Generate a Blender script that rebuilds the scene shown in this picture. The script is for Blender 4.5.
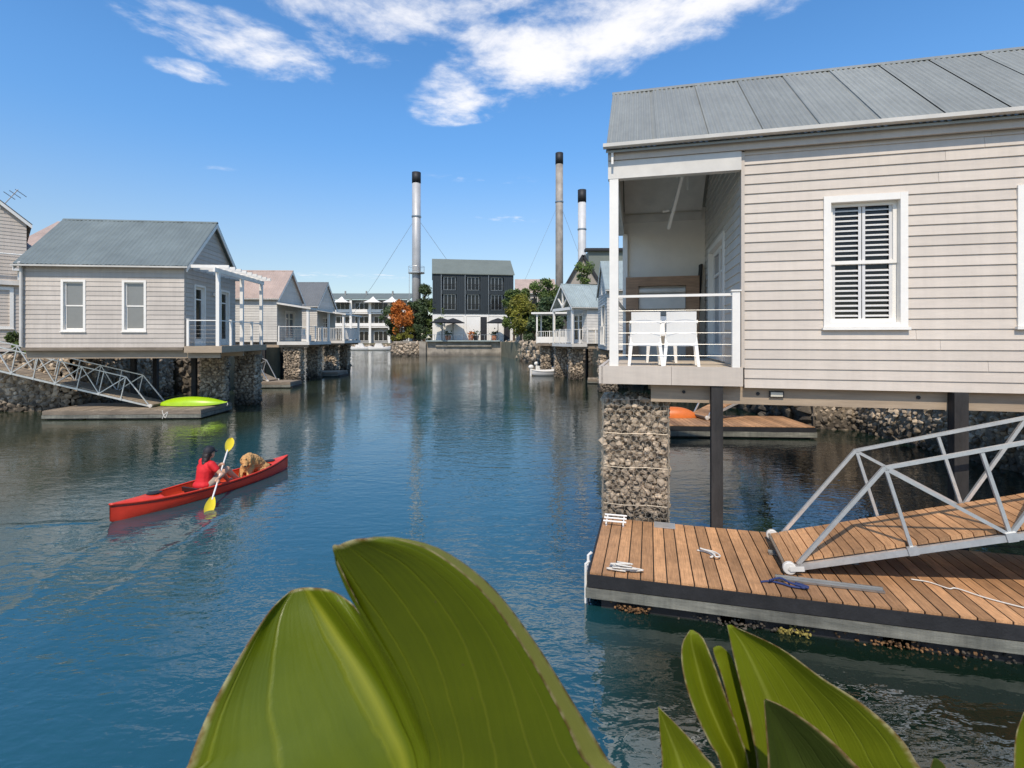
import bpy, bmesh, math, random
from mathutils import Vector, Matrix, noise
R = math.radians
C = bpy.context.scene
for o in list(bpy.data.objects): bpy.data.objects.remove(o)
COL = C.collection

# ------------------------------------------------------------------ camera, sky, sun, exposure
HZ, F, EYE = 338.0, 512.0, 3.0
cam = bpy.data.cameras.new('camera'); co = bpy.data.objects.new('camera', cam); COL.objects.link(co)
co.location = (0, 0, EYE); co.rotation_euler = (R(90), 0, 0)
cam.lens = 18.0; cam.sensor_width = 36.0; cam.shift_y = -(384 - HZ) / 1024
cam.dof.use_dof = True; cam.dof.focus_distance = 9.0; cam.dof.aperture_fstop = 8.0
cam.clip_start = 0.05; cam.clip_end = 9000
C.camera = co
SUN_EL, SUN_AZ = R(51), R(191)          # azimuth clockwise from +Y: behind the viewer, a little to the left
w = bpy.data.worlds.new('World'); C.world = w; w.use_nodes = True
N = w.node_tree.nodes; L = w.node_tree.links; N.clear()
def nd(t, **k):
    n = N.new(t)
    for a, b in k.items(): setattr(n, a, b)
    return n
def mth(op, a, b=None, clamp=False):
    n = nd('ShaderNodeMath', operation=op, use_clamp=clamp)
    for i, q in enumerate((a, b)):
        if q is None: continue
        if isinstance(q, (int, float)): n.inputs[i].default_value = q
        else: L.new(q, n.inputs[i])
    return n.outputs[0]
sky = nd('ShaderNodeTexSky', sky_type='NISHITA', sun_disc=False, sun_elevation=SUN_EL, sun_rotation=SUN_AZ,
         air_density=1.0, dust_density=0.35, ozone_density=2.2, altitude=0)
hs = nd('ShaderNodeHueSaturation'); hs.inputs['Saturation'].default_value = 1.24; hs.inputs['Value'].default_value = 1.3
L.new(sky.outputs[0], hs.inputs['Color'])
tc = nd('ShaderNodeTexCoord'); sp = nd('ShaderNodeSeparateXYZ'); L.new(tc.outputs['Generated'], sp.inputs[0])
zc = mth('MAXIMUM', sp.outputs[2], 0.03)
cx, cy = mth('DIVIDE', sp.outputs[0], zc), mth('DIVIDE', sp.outputs[1], zc)
cv = nd('ShaderNodeCombineXYZ'); L.new(cx, cv.inputs[0]); L.new(cy, cv.inputs[1])
gr = nd('ShaderNodeMapRange', interpolation_type='SMOOTHSTEP'); L.new(sp.outputs[2], gr.inputs[0]); gr.inputs[1].default_value = .02; gr.inputs[2].default_value = .42; gr.inputs[3].default_value = .82; gr.inputs[4].default_value = 1.50
sc_ = nd('ShaderNodeVectorMath', operation='SCALE'); L.new(hs.outputs[0], sc_.inputs[0]); L.new(gr.outputs[0], sc_.inputs['Scale'])
sr = nd('ShaderNodeMapRange', interpolation_type='SMOOTHSTEP'); L.new(sp.outputs[2], sr.inputs[0]); sr.inputs[1].default_value = .02; sr.inputs[2].default_value = .36; sr.inputs[3].default_value = .92; sr.inputs[4].default_value = 1.26; L.new(sr.outputs[0], hs.inputs['Saturation'])
def wnoise(scale, detail, rough, dist=0.0, off=(0, 0, 0)):
    mp = nd('ShaderNodeMapping'); mp.inputs['Location'].default_value = off; L.new(cv.outputs[0], mp.inputs[0])
    n = nd('ShaderNodeTexNoise'); n.inputs['Scale'].default_value = scale; n.inputs['Detail'].default_value = detail
    n.inputs['Roughness'].default_value = rough; n.inputs['Distortion'].default_value = dist
    L.new(mp.outputs[0], n.inputs['Vector']); return n.outputs[0]
nz = wnoise(2.6, 12, 0.62, 0.35); nz2 = wnoise(9.0, 8, 0.6, 0.2, (3, 1, 0))
blobs = [((.20, 1.80), -36, .66, .24, 1.0), ((.48, 1.53), -14, .52, .16, .9), ((-.17, 2.16), -40, .30, .18, .85), ((.02, 1.70), 0, .30, .16, .8),
         ((-.92, 1.76), 42, .34, .19, .72), ((-.46, 1.58), 32, .30, .17, .72), ((-1.20, 1.92), 30, .14, .09, .5), ((-.62, 1.78), 10, .25, .12, .42), ((-.1, 1.55), 0, .3, .10, .5),
         ((-.2, 3.2), 10, .35, .13, .22), ((-.05, 4.3), 5, .4, .16, .22), ((-2.6, 8.2), 5, 1.6, .6, .2), ((-1.75, 3.0), 10, .2, .08, .12)]
tot = None
for (px_, py_), an, rx, ry, amp in blobs:
    mp = nd('ShaderNodeMapping', vector_type='TEXTURE')
    mp.inputs['Location'].default_value = (px_, py_, 0); mp.inputs['Rotation'].default_value = (0, 0, R(an))
    mp.inputs['Scale'].default_value = (rx, ry, 1); L.new(cv.outputs[0], mp.inputs[0])
    ln = nd('ShaderNodeVectorMath', operation='LENGTH'); L.new(mp.outputs[0], ln.inputs[0])
    g = mth('MULTIPLY', mth('SUBTRACT', 1.25, ln.outputs['Value'], True), amp)
    tot = g if tot is None else mth('MAXIMUM', tot, g)
dens = mth('ADD', tot, mth('MULTIPLY', mth('SUBTRACT', nz, 0.5), 2.5))
dens = mth('ADD', dens, mth('MULTIPLY', mth('SUBTRACT', nz2, 0.5), 1.1))
dens = mth('MULTIPLY', dens, mth('MULTIPLY', tot, 6.0, True))
ramp = nd('ShaderNodeMapRange', interpolation_type='SMOOTHSTEP'); L.new(dens, ramp.inputs[0])
ramp.inputs[1].default_value = 0.05; ramp.inputs[2].default_value = 1.05
front = mth('MULTIPLY', mth('GREATER_THAN', sp.outputs[1], 0.0), mth('GREATER_THAN', sp.outputs[2], 0.03))
fac = mth('MULTIPLY', mth('MULTIPLY', ramp.outputs[0], front), 0.93)
mix = nd('ShaderNodeMix', data_type='RGBA'); L.new(fac, mix.inputs[0]); L.new(sc_.outputs[0], mix.inputs[6])
mix.inputs[7].default_value = (9.6, 9.5, 9.7, 1)
bg = nd('ShaderNodeBackground'); bg.inputs[1].default_value = 0.10; L.new(mix.outputs[2], bg.inputs[0])
out = nd('ShaderNodeOutputWorld'); L.new(bg.outputs[0], out.inputs[0])
sun = bpy.data.lights.new('sun', 'SUN'); sun.energy = 3.5; sun.angle = R(0.5); sun.color = (1, .91, .79)
so = bpy.data.objects.new('sun', sun); COL.objects.link(so)
sd = Vector((math.sin(SUN_AZ) * math.cos(SUN_EL), math.cos(SUN_AZ) * math.cos(SUN_EL), math.sin(SUN_EL)))
so.rotation_euler = sd.to_track_quat('Z', 'Y').to_euler(); so.location = (-10, -20, 40)
C.view_settings.view_transform = 'Standard'; C.view_settings.look = 'None'
C.view_settings.exposure = 0.15; C.view_settings.gamma = 1.0; C.view_settings.use_curve_mapping = False

# ------------------------------------------------------------------ helpers
def P(px, py, Y): return Vector(((px - 512) / F * Y, Y, EYE + (HZ - py) / F * Y))
def PZ(px, py, z):
    Y = (EYE - z) * F / (py - HZ); return Vector(((px - 512) / F * Y, Y, z))
ROOTZ = {}
class MB:
    def __init__(s, M=None): s.v = []; s.f = []; s.t = []; s.M = M; s.uv = None
    def add(s, pts, faces, t=0.5, M=None):
        b = len(s.v); m = M or s.M
        for p in pts:
            p = Vector(p); s.v.append(m @ p if m else p)
        for q in faces: s.f.append([b + i for i in q]); s.t.append(t)
    def box(s, x0, x1, y0, y1, z0, z1, t=0.5, M=None):
        s.add([(x, y, z) for z in (z0, z1) for y in (y0, y1) for x in (x0, x1)],
              [(0, 2, 3, 1), (4, 5, 7, 6), (0, 1, 5, 4), (2, 6, 7, 3), (0, 4, 6, 2), (1, 3, 7, 5)], t, M)
    def hexa(s, p8, t=0.5):   # 4 bottom then 4 top, same winding
        s.add(p8, [(3, 2, 1, 0), (4, 5, 6, 7), (0, 1, 5, 4), (1, 2, 6, 5), (2, 3, 7, 6), (3, 0, 4, 7)], t)
    def bar(s, p, q, a, b=None, up=(0, 0, 1), t=0.5):
        p, q = Vector(p), Vector(q); b = b or a; d = (q - p).normalized(); u = Vector(up)
        if abs(d.dot(u)) > .98: u = Vector((1, 0, 0))
        sx = d.cross(u).normalized() * a / 2; sz = sx.cross(d).normalized() * b / 2
        s.hexa([p - sx - sz, p + sx - sz, p + sx + sz, p - sx + sz, q - sx - sz, q + sx - sz, q + sx + sz, q - sx + sz], t)
    def tube(s, pts, r, n=8, t=0.5, cap=True):
        pts = [Vector(p) for p in pts]; rs = r if isinstance(r, (list, tuple)) else [r] * len(pts)
        V = []; u = None
        for i, p in enumerate(pts):
            d = (pts[min(i + 1, len(pts) - 1)] - pts[max(i - 1, 0)]).normalized()
            if u is None: u = d.orthogonal().normalized()
            u = (u - d * u.dot(d)).normalized(); w_ = d.cross(u)
            for k in range(n):
                a = 2 * math.pi * k / n; V.append(p + (u * math.cos(a) + w_ * math.sin(a)) * rs[i])
        Fc = []
        for i in range(len(pts) - 1):
            for k in range(n):
                k2 = (k + 1) % n; Fc.append((i * n + k, i * n + k2, (i + 1) * n + k2, (i + 1) * n + k))
        if cap: Fc.append(tuple(range(n))[::-1]); Fc.append(tuple((len(pts) - 1) * n + k for k in range(n)))
        s.add(V, Fc, t)
    def ell(s, c, r, rot=None, nu=14, nv=9, t=0.5):
        c = Vector(c); V = []; r = (r, r, r) if isinstance(r, (int, float)) else r
        m = rot.to_matrix() if rot else None
        for j in range(nv + 1):
            th = math.pi * j / nv
            for k in range(nu):
                ph = 2 * math.pi * k / nu
                p = Vector((r[0] * math.sin(th) * math.cos(ph), r[1] * math.sin(th) * math.sin(ph), r[2] * math.cos(th)))
                V.append(c + (m @ p if m else p))
        Fc = []
        for j in range(nv):
            for k in range(nu):
                k2 = (k + 1) % nu; Fc.append((j * nu + k, (j + 1) * nu + k, (j + 1) * nu + k2, j * nu + k2))
        s.add(V, Fc, t)
    def prism(s, poly, fn, a, b, t=0.5):     # fn(p2d, depth) -> 3D
        n = len(poly)
        s.add([fn(p, a) for p in poly] + [fn(p, b) for p in poly],
              [tuple(range(n))[::-1], tuple(range(n, 2 * n))] + [(i, (i + 1) % n, n + (i + 1) % n, n + i) for i in range(n)], t)
    def grid(s, rows, t=0.5, close=False):
        m = len(rows[0]); V = [p for r_ in rows for p in r_]; Fc = []
        for i in range(len(rows) - 1):
            for k in range(m if close else m - 1):
                k2 = (k + 1) % m; Fc.append((i * m + k, i * m + k2, (i + 1) * m + k2, (i + 1) * m + k))
        s.add(V, Fc, t)
    def rock(s, c, r, rng, t=0.5):
        V = []; off = Vector((rng.uniform(0, 99), rng.uniform(0, 99), rng.uniform(0, 99)))
        sc = Vector((rng.uniform(.75, 1.3), rng.uniform(.75, 1.2), rng.uniform(.6, 1.05))); q = Matrix.Rotation(rng.uniform(0, 6.28), 3, Vector((rng.gauss(0, 1), rng.gauss(0, 1), rng.gauss(0, 1))).normalized())
        pl = [(Vector((rng.gauss(0, 1), rng.gauss(0, 1), rng.gauss(0, 1))).normalized(), rng.uniform(.45, .75)) for _ in range(7)]
        for v in ROCK_V:
            d = 1 + .25 * noise.noise(v * 1.6 + off); u = v * d
            for n_, k_ in pl:
                e = u.dot(n_)
                if e > k_: u = u - n_ * (e - k_)
            V.append(Vector(c) + q @ Vector((u.x * sc.x, u.y * sc.y, u.z * sc.z)) * (r * 1.2))
        s.add(V, ROCK_F, t)
    def build(s, name, m, parent=None, smooth=False, fix=True):
        zo = ROOTZ.get(parent.name if parent else None, 0)
        me = bpy.data.meshes.new(name)
        me.from_pydata([(p.x, p.y, p.z - zo) for p in s.v], [], s.f)
        if any(x != .5 for x in s.t):
            at = me.attributes.new('tint', 'FLOAT', 'FACE'); at.data.foreach_set('value', s.t)
        if fix:
            bm = bmesh.new(); bm.from_mesh(me); bmesh.ops.recalc_face_normals(bm, faces=bm.faces); bm.to_mesh(me); bm.free()
        if smooth: me.polygons.foreach_set('use_smooth', [True] * len(me.polygons))
        for mm in (m if isinstance(m, (list, tuple)) else [m]): me.materials.append(mm)
        o = bpy.data.objects.new(name, me); COL.objects.link(o)
        if parent: o.parent = parent; ROOTZ[o.name] = zo
        return o
_b = bmesh.new(); bmesh.ops.create_icosphere(_b, subdivisions=1, radius=1.0); _b.verts.ensure_lookup_table()
ROCK_V = [v.co.copy() for v in _b.verts]; ROCK_F = [tuple(v.index for v in f.verts) for f in _b.faces]; _b.free()

def tag(o, label=None, cat=None, group=None, kind=None):
    if label: o['label'] = label
    if cat: o['category'] = cat
    if group: o['group'] = group
    if kind: o['kind'] = kind
    return o
def root(name, loc, rz=0, label=None, cat=None, group=None, rot=None):
    o = bpy.data.objects.new(name, None); COL.objects.link(o); o.empty_display_size = .2
    o.location = loc; o.rotation_euler = rot or (0, 0, rz); tag(o, label, cat, group)
    return o
def zroot(name, x, y, zb, rz, label, cat, group=None):     # parts are given with world heights
    o = root(name, (x, y, zb), rz, label, cat, group); ROOTZ[o.name] = zb; return o
def copy_tree(o, parent=None):
    c = o.copy(); COL.objects.link(c)
    if parent: c.parent = parent
    for ch in list(o.children): copy_tree(ch, c)
    return c

# ------------------------------------------------------------------ materials
def mat(name, col, rough=.6, metal=0., var=.10, scale=5., bump=0., bscale=40., tint=0., spec=.5, col2=None, stretch=(1, 1, 1), big=.0, tr=0., coat=0., tide=0., grime=0.):
    m = bpy.data.materials.new(name); m.use_nodes = True; nt = m.node_tree; n = nt.nodes; l = nt.links
    wb = lambda c: [min(.9, c[0] * 1.03), c[1] * .985, c[2] * .90]
    col = wb(col); col2 = wb(col2) if col2 else None
    bs = n['Principled BSDF']; bs.inputs['Roughness'].default_value = rough; bs.inputs['Metallic'].default_value = metal
    bs.inputs['Specular IOR Level'].default_value = spec; bs.inputs['Coat Weight'].default_value = coat
    t = n.new('ShaderNodeTexCoord'); mp = n.new('ShaderNodeMapping'); mp.inputs['Scale'].default_value = stretch
    l.new(t.outputs['Object'], mp.inputs[0])
    nz = n.new('ShaderNodeTexNoise'); nz.inputs['Scale'].default_value = scale; nz.inputs['Detail'].default_value = 7; nz.inputs['Roughness'].default_value = .65
    l.new(mp.outputs[0], nz.inputs['Vector'])
    rp = n.new('ShaderNodeValToRGB'); rp.color_ramp.elements[0].position = .3; rp.color_ramp.elements[1].position = .7
    c2 = col2 or [min(1, c * (1 + var)) for c in col]; c1 = col if col2 else [c * (1 - var) for c in col]
    rp.color_ramp.elements[0].color = (*c1, 1); rp.color_ramp.elements[1].color = (*c2, 1)
    l.new(nz.outputs[0], rp.inputs[0]); cur = rp.outputs[0]
    def mul(fac_socket, lo, hi, frm=(0, 1)):
        nonlocal cur
        mr = n.new('ShaderNodeMapRange'); mr.inputs[1].default_value = frm[0]; mr.inputs[2].default_value = frm[1]
        mr.inputs[3].default_value = lo; mr.inputs[4].default_value = hi
        l.new(fac_socket, mr.inputs[0])
        mx = n.new('ShaderNodeVectorMath'); mx.operation = 'SCALE'; l.new(cur, mx.inputs[0]); l.new(mr.outputs[0], mx.inputs['Scale']); cur = mx.outputs[0]
    if tint:
        a = n.new('ShaderNodeAttribute'); a.attribute_name = 'tint'; mul(a.outputs['Fac'], 1 - tint, 1 + tint)
    if big:
        nb = n.new('ShaderNodeTexNoise'); nb.inputs['Scale'].default_value = .8; nb.inputs['Detail'].default_value = 5; l.new(t.outputs['Object'], nb.inputs['Vector'])
        mul(nb.outputs[0], 1 - big, 1 + big, (.3, .7))
    if tide:      # wet, weedy band up to the high-water line
        ge = n.new('ShaderNodeNewGeometry'); sx_ = n.new('ShaderNodeSeparateXYZ'); l.new(ge.outputs['Position'], sx_.inputs[0])
        ad = n.new('ShaderNodeMath'); ad.operation = 'MULTIPLY_ADD'; l.new(nz.outputs[0], ad.inputs[0]); ad.inputs[1].default_value = .5; l.new(sx_.outputs[2], ad.inputs[2]); mul(ad.outputs[0], 1 - tide, 1, (.45, .95))
    if grime:     # rain streaks running down the boards
        gm = n.new('ShaderNodeMapping'); gm.inputs['Scale'].default_value = (5, 5, .35); l.new(t.outputs['Object'], gm.inputs[0])
        gn = n.new('ShaderNodeTexNoise'); gn.inputs['Scale'].default_value = 1.6; gn.inputs['Detail'].default_value = 6; gn.inputs['Roughness'].default_value = .7; l.new(gm.outputs[0], gn.inputs['Vector']); mul(gn.outputs[0], 1 - grime, 1 + grime * .3, (.3, .62))
    l.new(cur, bs.inputs['Base Color'])
    if bump:
        b2 = n.new('ShaderNodeTexNoise'); b2.inputs['Scale'].default_value = bscale; b2.inputs['Detail'].default_value = 6; l.new(mp.outputs[0], b2.inputs['Vector'])
        bp = n.new('ShaderNodeBump'); bp.inputs['Strength'].default_value = bump; bp.inputs['Distance'].default_value = .02
        l.new(b2.outputs[0], bp.inputs['Height']); l.new(bp.outputs[0], bs.inputs['Normal'])
    if tr:
        td = n.new('ShaderNodeBsdfTranslucent'); l.new(cur, td.inputs[0]); ms = n.new('ShaderNodeMixShader'); ms.inputs[0].default_value = tr
        l.new(bs.outputs[0], ms.inputs[1]); l.new(td.outputs[0], ms.inputs[2]); l.new(ms.outputs[0], n['Material Output'].inputs[0])
    return m
M = {}
M['siding_beige'] = mat('siding_beige', (.575, .515, .46), .55, var=.05, scale=3, bump=.12, bscale=30, big=.05, stretch=(1, 1, 6), tint=.05, grime=.07)
M['siding_grey'] = mat('siding_grey', (.56, .54, .51), .6, var=.06, scale=3, big=.05, tint=.06, grime=.08)
M['siding_left'] = mat('siding_left', (.50, .455, .415), .6, var=.05, scale=3, big=.06, tint=.08, grime=.1)
M['plaster'] = mat('plaster', (.78, .76, .72), .8, var=.06, scale=2, bump=.1)
M['white'] = mat('white_paint', (.80, .785, .76), .45, var=.04, scale=6, bump=.05, big=.04)
M['white_dull'] = mat('white_dull', (.64, .625, .60), .55, var=.1, scale=3, big=.08)
M['roof_grey'] = mat('roof_grey', (.29, .305, .29), .45, metal=.15, var=.07, scale=2.5, tint=.09, big=.10, stretch=(3, .6, .6), grime=.10)
M['roof_green'] = mat('roof_green', (.165, .20, .205), .5, metal=.1, var=.12, scale=2, big=.12)
M['roof_pink'] = mat('roof_pink', (.42, .33, .29), .6, var=.12, scale=2, big=.12)
M['roof_blue'] = mat('roof_blue', (.30, .36, .37), .5, var=.12, scale=2, big=.1)
M['roof_slate'] = mat('roof_slate', (.14, .15, .16), .6, var=.1, scale=2)
M['galv'] = mat('galvanised', (.60, .615, .63), .38, metal=.6, var=.12, scale=12, big=.08)
M['steel'] = mat('steel', (.35, .36, .37), .35, metal=.8, var=.1)
M['wire'] = mat('wire', (.46, .41, .34), .5, metal=.5, var=.1)
M['beam'] = mat('beam_tan', (.36, .285, .21), .7, var=.18, scale=3, stretch=(.6, 1, 6), bump=.1, big=.12)
M['timber'] = mat('old_timber', (.23, .19, .15), .85, var=.3, scale=4, stretch=(.6, 4, 4), bump=.3, big=.15, tint=.15)
M['dark_timber'] = mat('dark_timber', (.028, .026, .025), .75, var=.4, scale=8, bump=.3, stretch=(1, 1, .3), big=.3, grime=.3)
M['plank'] = mat('deck_plank', (.43, .235, .115), .66, var=.30, scale=5, stretch=(12, .7, 8), bump=.35, bscale=6, tint=.32, big=.30, grime=.2)
M['plank_grey'] = mat('deck_grey', (.29, .235, .175), .8, var=.2, scale=4, stretch=(8, .8, 8), bump=.3, tint=.2, big=.1)
M['waler'] = mat('waler', (.10, .105, .092), .75, var=.3, scale=3, stretch=(.9, 3, 6), bump=.3, col2=(.23, .23, .20), big=.45, grime=.3)
M['black'] = mat('black_rubber', (.016, .016, .018), .6, var=.4, scale=6, bump=.2)
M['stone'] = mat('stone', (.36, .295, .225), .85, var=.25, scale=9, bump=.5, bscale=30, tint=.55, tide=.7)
M['stone_dark'] = mat('dark_stone', (.15, .125, .095), .75, var=.3, scale=7, bump=.4, bscale=30, tint=.45, tide=.6)  # darker brown variant of stone, for bank walls and dock growth
M['concrete'] = mat('concrete', (.30, .27, .23), .85, var=.2, scale=1.5, bump=.2, big=.25, tide=.5, grime=.25)
M['ground'] = mat('ground_soil', (.16, .15, .10), .95, var=.3, scale=.6, bump=.3, bscale=8)
M['glass'] = mat('dark_glass', (.016, .018, .02), .08, var=.2, spec=.35)
M['blind'] = mat('blind_glass', (.20, .21, .215), .18, var=.05, spec=.8)
M['doorglass'] = mat('door_glass', (.10, .13, .18), .08, var=.1, spec=.9)
M['shutter'] = mat('shutter_white', (.66, .66, .67), .45, var=.03)
M['black_board'] = mat('black_cladding', (.016, .024, .030), .6, var=.2, scale=2, stretch=(6, 6, .3), big=.1)
M['chim'] = mat('chimney_metal', (.47, .48, .50), .5, metal=.2, var=.2, scale=.5, stretch=(1, 1, .15), big=.1)
M['chim_old'] = mat('chimney_old', (.30, .275, .25), .7, var=.3, scale=.5, stretch=(1, 1, .4), big=.2)
M['chim_white'] = mat('chimney_white', (.55, .56, .58), .5, var=.1, scale=.3, big=.08)
M['kayak'] = mat('red_hull', (.72, .050, .022), .32, var=.12, scale=5, big=.08)
M['kayak_in'] = mat('red_inside', (.62, .07, .025), .5, var=.15)
M['kayak_green'] = mat('green_hull', (.36, .58, .012), .35, var=.08)
M['orange'] = mat('orange_hull', (.62, .16, .03), .4, var=.1)
M['yellow'] = mat('yellow_blade', (.70, .56, .02), .4, var=.05)
M['skin'] = mat('skin', (.55, .33, .23), .5, var=.06)
M['shirt'] = mat('red_shirt', (.62, .012, .018), .75, var=.12, scale=14, bump=.25, bscale=14)
M['shorts'] = mat('shorts', (.40, .34, .28), .8, var=.1)
M['hair'] = mat('dark_hair', (.022, .014, .011), .5, var=.4, scale=30, bump=.4)
M['cap'] = mat('black_cap', (.015, .015, .02), .7, var=.2)
M['fur'] = mat('golden_fur', (.48, .23, .075), .85, var=.35, scale=11, bump=.9, bscale=24, col2=(.66, .40, .17))
M['nose'] = mat('nose_black', (.012, .01, .01), .4)
M['chair'] = mat('white_plastic', (.80, .80, .80), .4, var=.02)
M['wood_warm'] = mat('warm_wood', (.34, .21, .13), .65, var=.3, scale=4, stretch=(1, 1, 8), bump=.2)
M['rope'] = mat('white_rope', (.62, .60, .56), .8, var=.15, scale=40)
M['rope_blue'] = mat('blue_rope', (.018, .035, .13), .7, var=.2, scale=30)
M['lamp'] = mat('lamp_lens', (.6, .58, .5), .2, var=.1)
M['bark'] = mat('bark', (.10, .075, .055), .9, var=.3, bump=.4)
M['leaf_g'] = mat('foliage_green', (.105, .155, .034), .6, var=.3, scale=1.5, tint=.5, tr=.25)
M['leaf_d'] = mat('foliage_dark', (.055, .085, .032), .6, var=.3, scale=1.5, tint=.5, tr=.2)
M['leaf_y'] = mat('foliage_yellow', (.20, .20, .030), .6, var=.3, scale=1.5, tint=.5, tr=.3)
M['leaf_o'] = mat('foliage_orange', (.56, .19, .035), .6, var=.3, scale=1.5, tint=.45, tr=.3)
M['umb'] = mat('dark_canvas', (.02, .022, .026), .8, var=.1)
M['terracotta'] = mat('terracotta', (.45, .20, .12), .7, var=.15)
M['weed_brown'] = mat('weed_brown', (.16, .085, .035), .8, var=.4, scale=30, tint=.5)
M['weed_yellow'] = mat('weed_yellow', (.24, .20, .05), .8, var=.4, scale=30, tint=.5)
M['porch_board'] = mat('porch_board', (.52, .45, .37), .7, var=.15, scale=4, stretch=(.8, 8, 8), tint=.15)
M['render_beige'] = mat('render_beige', (.56, .50, .45), .8, var=.06, scale=2, grime=.1)
M['apt_wall'] = mat('apartment_wall', (.30, .30, .30), .7, var=.2, scale=.6)
# ------------------------------------------------------------------ water, ground
def make_water():
    m = bpy.data.materials.new('water'); m.use_nodes = True; n = m.node_tree.nodes; l = m.node_tree.links
    bs = n['Principled BSDF']; bs.inputs['Roughness'].default_value = .03; bs.inputs['IOR'].default_value = 2.05
    t = n.new('ShaderNodeTexCoord')
    def m2(op, a, b=None, cl=False):
        q = n.new('ShaderNodeMath'); q.operation = op; q.use_clamp = cl
        for i, x in enumerate((a, b)):
            if x is None: continue
            if isinstance(x, (int, float)): q.inputs[i].default_value = x
            else: l.new(x, q.inputs[i])
        return q.outputs[0]
    def ns(scale, stretch, detail=3, dist=.0, rot=0, rough=.5):
        mp = n.new('ShaderNodeMapping'); mp.inputs['Scale'].default_value = stretch; mp.inputs['Rotation'].default_value = (0, 0, R(rot)); l.new(t.outputs['Object'], mp.inputs[0])
        q = n.new('ShaderNodeTexNoise'); q.inputs['Scale'].default_value = scale; q.inputs['Detail'].default_value = detail
        q.inputs['Distortion'].default_value = dist; q.inputs['Roughness'].default_value = rough; l.new(mp.outputs[0], q.inputs['Vector']); return q.outputs[0]
    a = ns(3.2, (.55, 1.25, 1), 4, .5, 6); b = ns(1.1, (.6, 1.2, 1), 3, .4, -10); c = ns(8.5, (.75, 1.2, 1), 2, .3, 12)
    calm = ns(.22, (1, .5, 1), 3, .8)
    cm = n.new('ShaderNodeMapRange'); cm.inputs[1].default_value = .35; cm.inputs[2].default_value = .65; cm.inputs[3].default_value = .45; cm.inputs[4].default_value = 1.1; l.new(calm, cm.inputs[0])
    h = m2('ADD', m2('MULTIPLY', a, .0135), m2('ADD', m2('MULTIPLY', b, .010), m2('MULTIPLY', c, .0068)))
    h = m2('MULTIPLY', h, cm.outputs[0])
    sp = n.new('ShaderNodeSeparateXYZ'); l.new(t.outputs['Object'], sp.inputs[0])
    # the canoe's wake: low ridges running back from its stern
    for (x0, y0, x1, y1, s_) in WAKES:
        dx, dy = x1 - x0, y1 - y0; ln = math.hypot(dx, dy); dx /= ln; dy /= ln
        px_ = m2('SUBTRACT', sp.outputs[0], x0); py_ = m2('SUBTRACT', sp.outputs[1], y0)
        al = m2('ADD', m2('MULTIPLY', px_, dx), m2('MULTIPLY', py_, dy)); ac = m2('SUBTRACT', m2('MULTIPLY', px_, -dy), m2('MULTIPLY', py_, -dx))
        ac = m2('ADD', ac, m2('MULTIPLY', m2('SUBTRACT', b, .5), .5))
        win = m2('MULTIPLY', m2('MULTIPLY', al, 3.0, True), m2('SUBTRACT', 1.0, m2('DIVIDE', al, ln), True))
        e = m2('POWER', 2.718, m2('MULTIPLY', m2('MULTIPLY', ac, ac), -1 / (s_ * s_)))
        h = m2('ADD', h, m2('MULTIPLY', m2('MULTIPLY', e, win), .018))
    bp = n.new('ShaderNodeBump'); bp.inputs['Strength'].default_value = 1.0; bp.inputs['Distance'].default_value = 1.0
    l.new(h, bp.inputs['Height']); l.new(bp.outputs[0], bs.inputs['Normal'])
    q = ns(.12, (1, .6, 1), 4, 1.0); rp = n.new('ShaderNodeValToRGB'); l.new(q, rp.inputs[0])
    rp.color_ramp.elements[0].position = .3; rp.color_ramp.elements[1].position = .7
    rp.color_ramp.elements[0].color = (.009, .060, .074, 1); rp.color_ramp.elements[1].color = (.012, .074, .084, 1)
    # silty shallows at left, clearer teal mid-canal; right-hand shade painted as a darker base
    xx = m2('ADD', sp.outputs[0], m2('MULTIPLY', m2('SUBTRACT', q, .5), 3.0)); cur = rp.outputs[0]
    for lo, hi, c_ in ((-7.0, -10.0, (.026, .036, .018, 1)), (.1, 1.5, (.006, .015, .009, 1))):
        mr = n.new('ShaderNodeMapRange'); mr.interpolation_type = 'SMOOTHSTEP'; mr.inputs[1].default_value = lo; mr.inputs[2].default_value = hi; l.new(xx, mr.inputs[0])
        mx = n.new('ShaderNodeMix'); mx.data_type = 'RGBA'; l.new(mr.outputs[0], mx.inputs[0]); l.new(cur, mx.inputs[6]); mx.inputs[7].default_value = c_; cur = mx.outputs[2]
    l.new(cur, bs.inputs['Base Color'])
    return m
WAKES = [(-6.4, 8.3, -5.2, 4.6, .10), (-6.6, 8.4, -10.5, 7.6, .12), (-5.0, 9.0, -4.6, 4.4, .09)]
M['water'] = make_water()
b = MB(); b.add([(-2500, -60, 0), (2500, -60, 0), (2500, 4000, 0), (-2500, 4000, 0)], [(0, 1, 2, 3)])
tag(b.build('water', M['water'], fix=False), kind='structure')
b = MB(); GZ = 2.25
def slab(poly, z=GZ, bot=-.5): b.prism(poly, lambda p, d: (p[0], p[1], d), bot, z)
slab([(11.6, 5.5), (400, 5.5), (400, 60), (9.0, 60), (8.6, 34), (10.4, 17.2), (11.6, 16.9)])
slab([(-18.3, 21.4), (-18.3, 27.6), (-16.5, 28), (-19.6, 46), (-24, 50), (-60, 72), (-400, 72), (-400, 21.4)])
slab([(9.0, 60.01), (400, 60.01), (400, 600), (-19.9, 600), (-20.4, 137), (-19.6, 85.6), (-2, 85.6), (.3, 72), (3.2, 61)], 2.4)
slab([(-400, 138), (-20.5, 138), (-20.0, 600), (-400, 600)], 1.6)
slab([(-3.5, -8), (3.5, -8), (3.5, .9), (-3.5, .9)], 1.35)
tag(b.build('ground', M['ground']), kind='structure')
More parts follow.
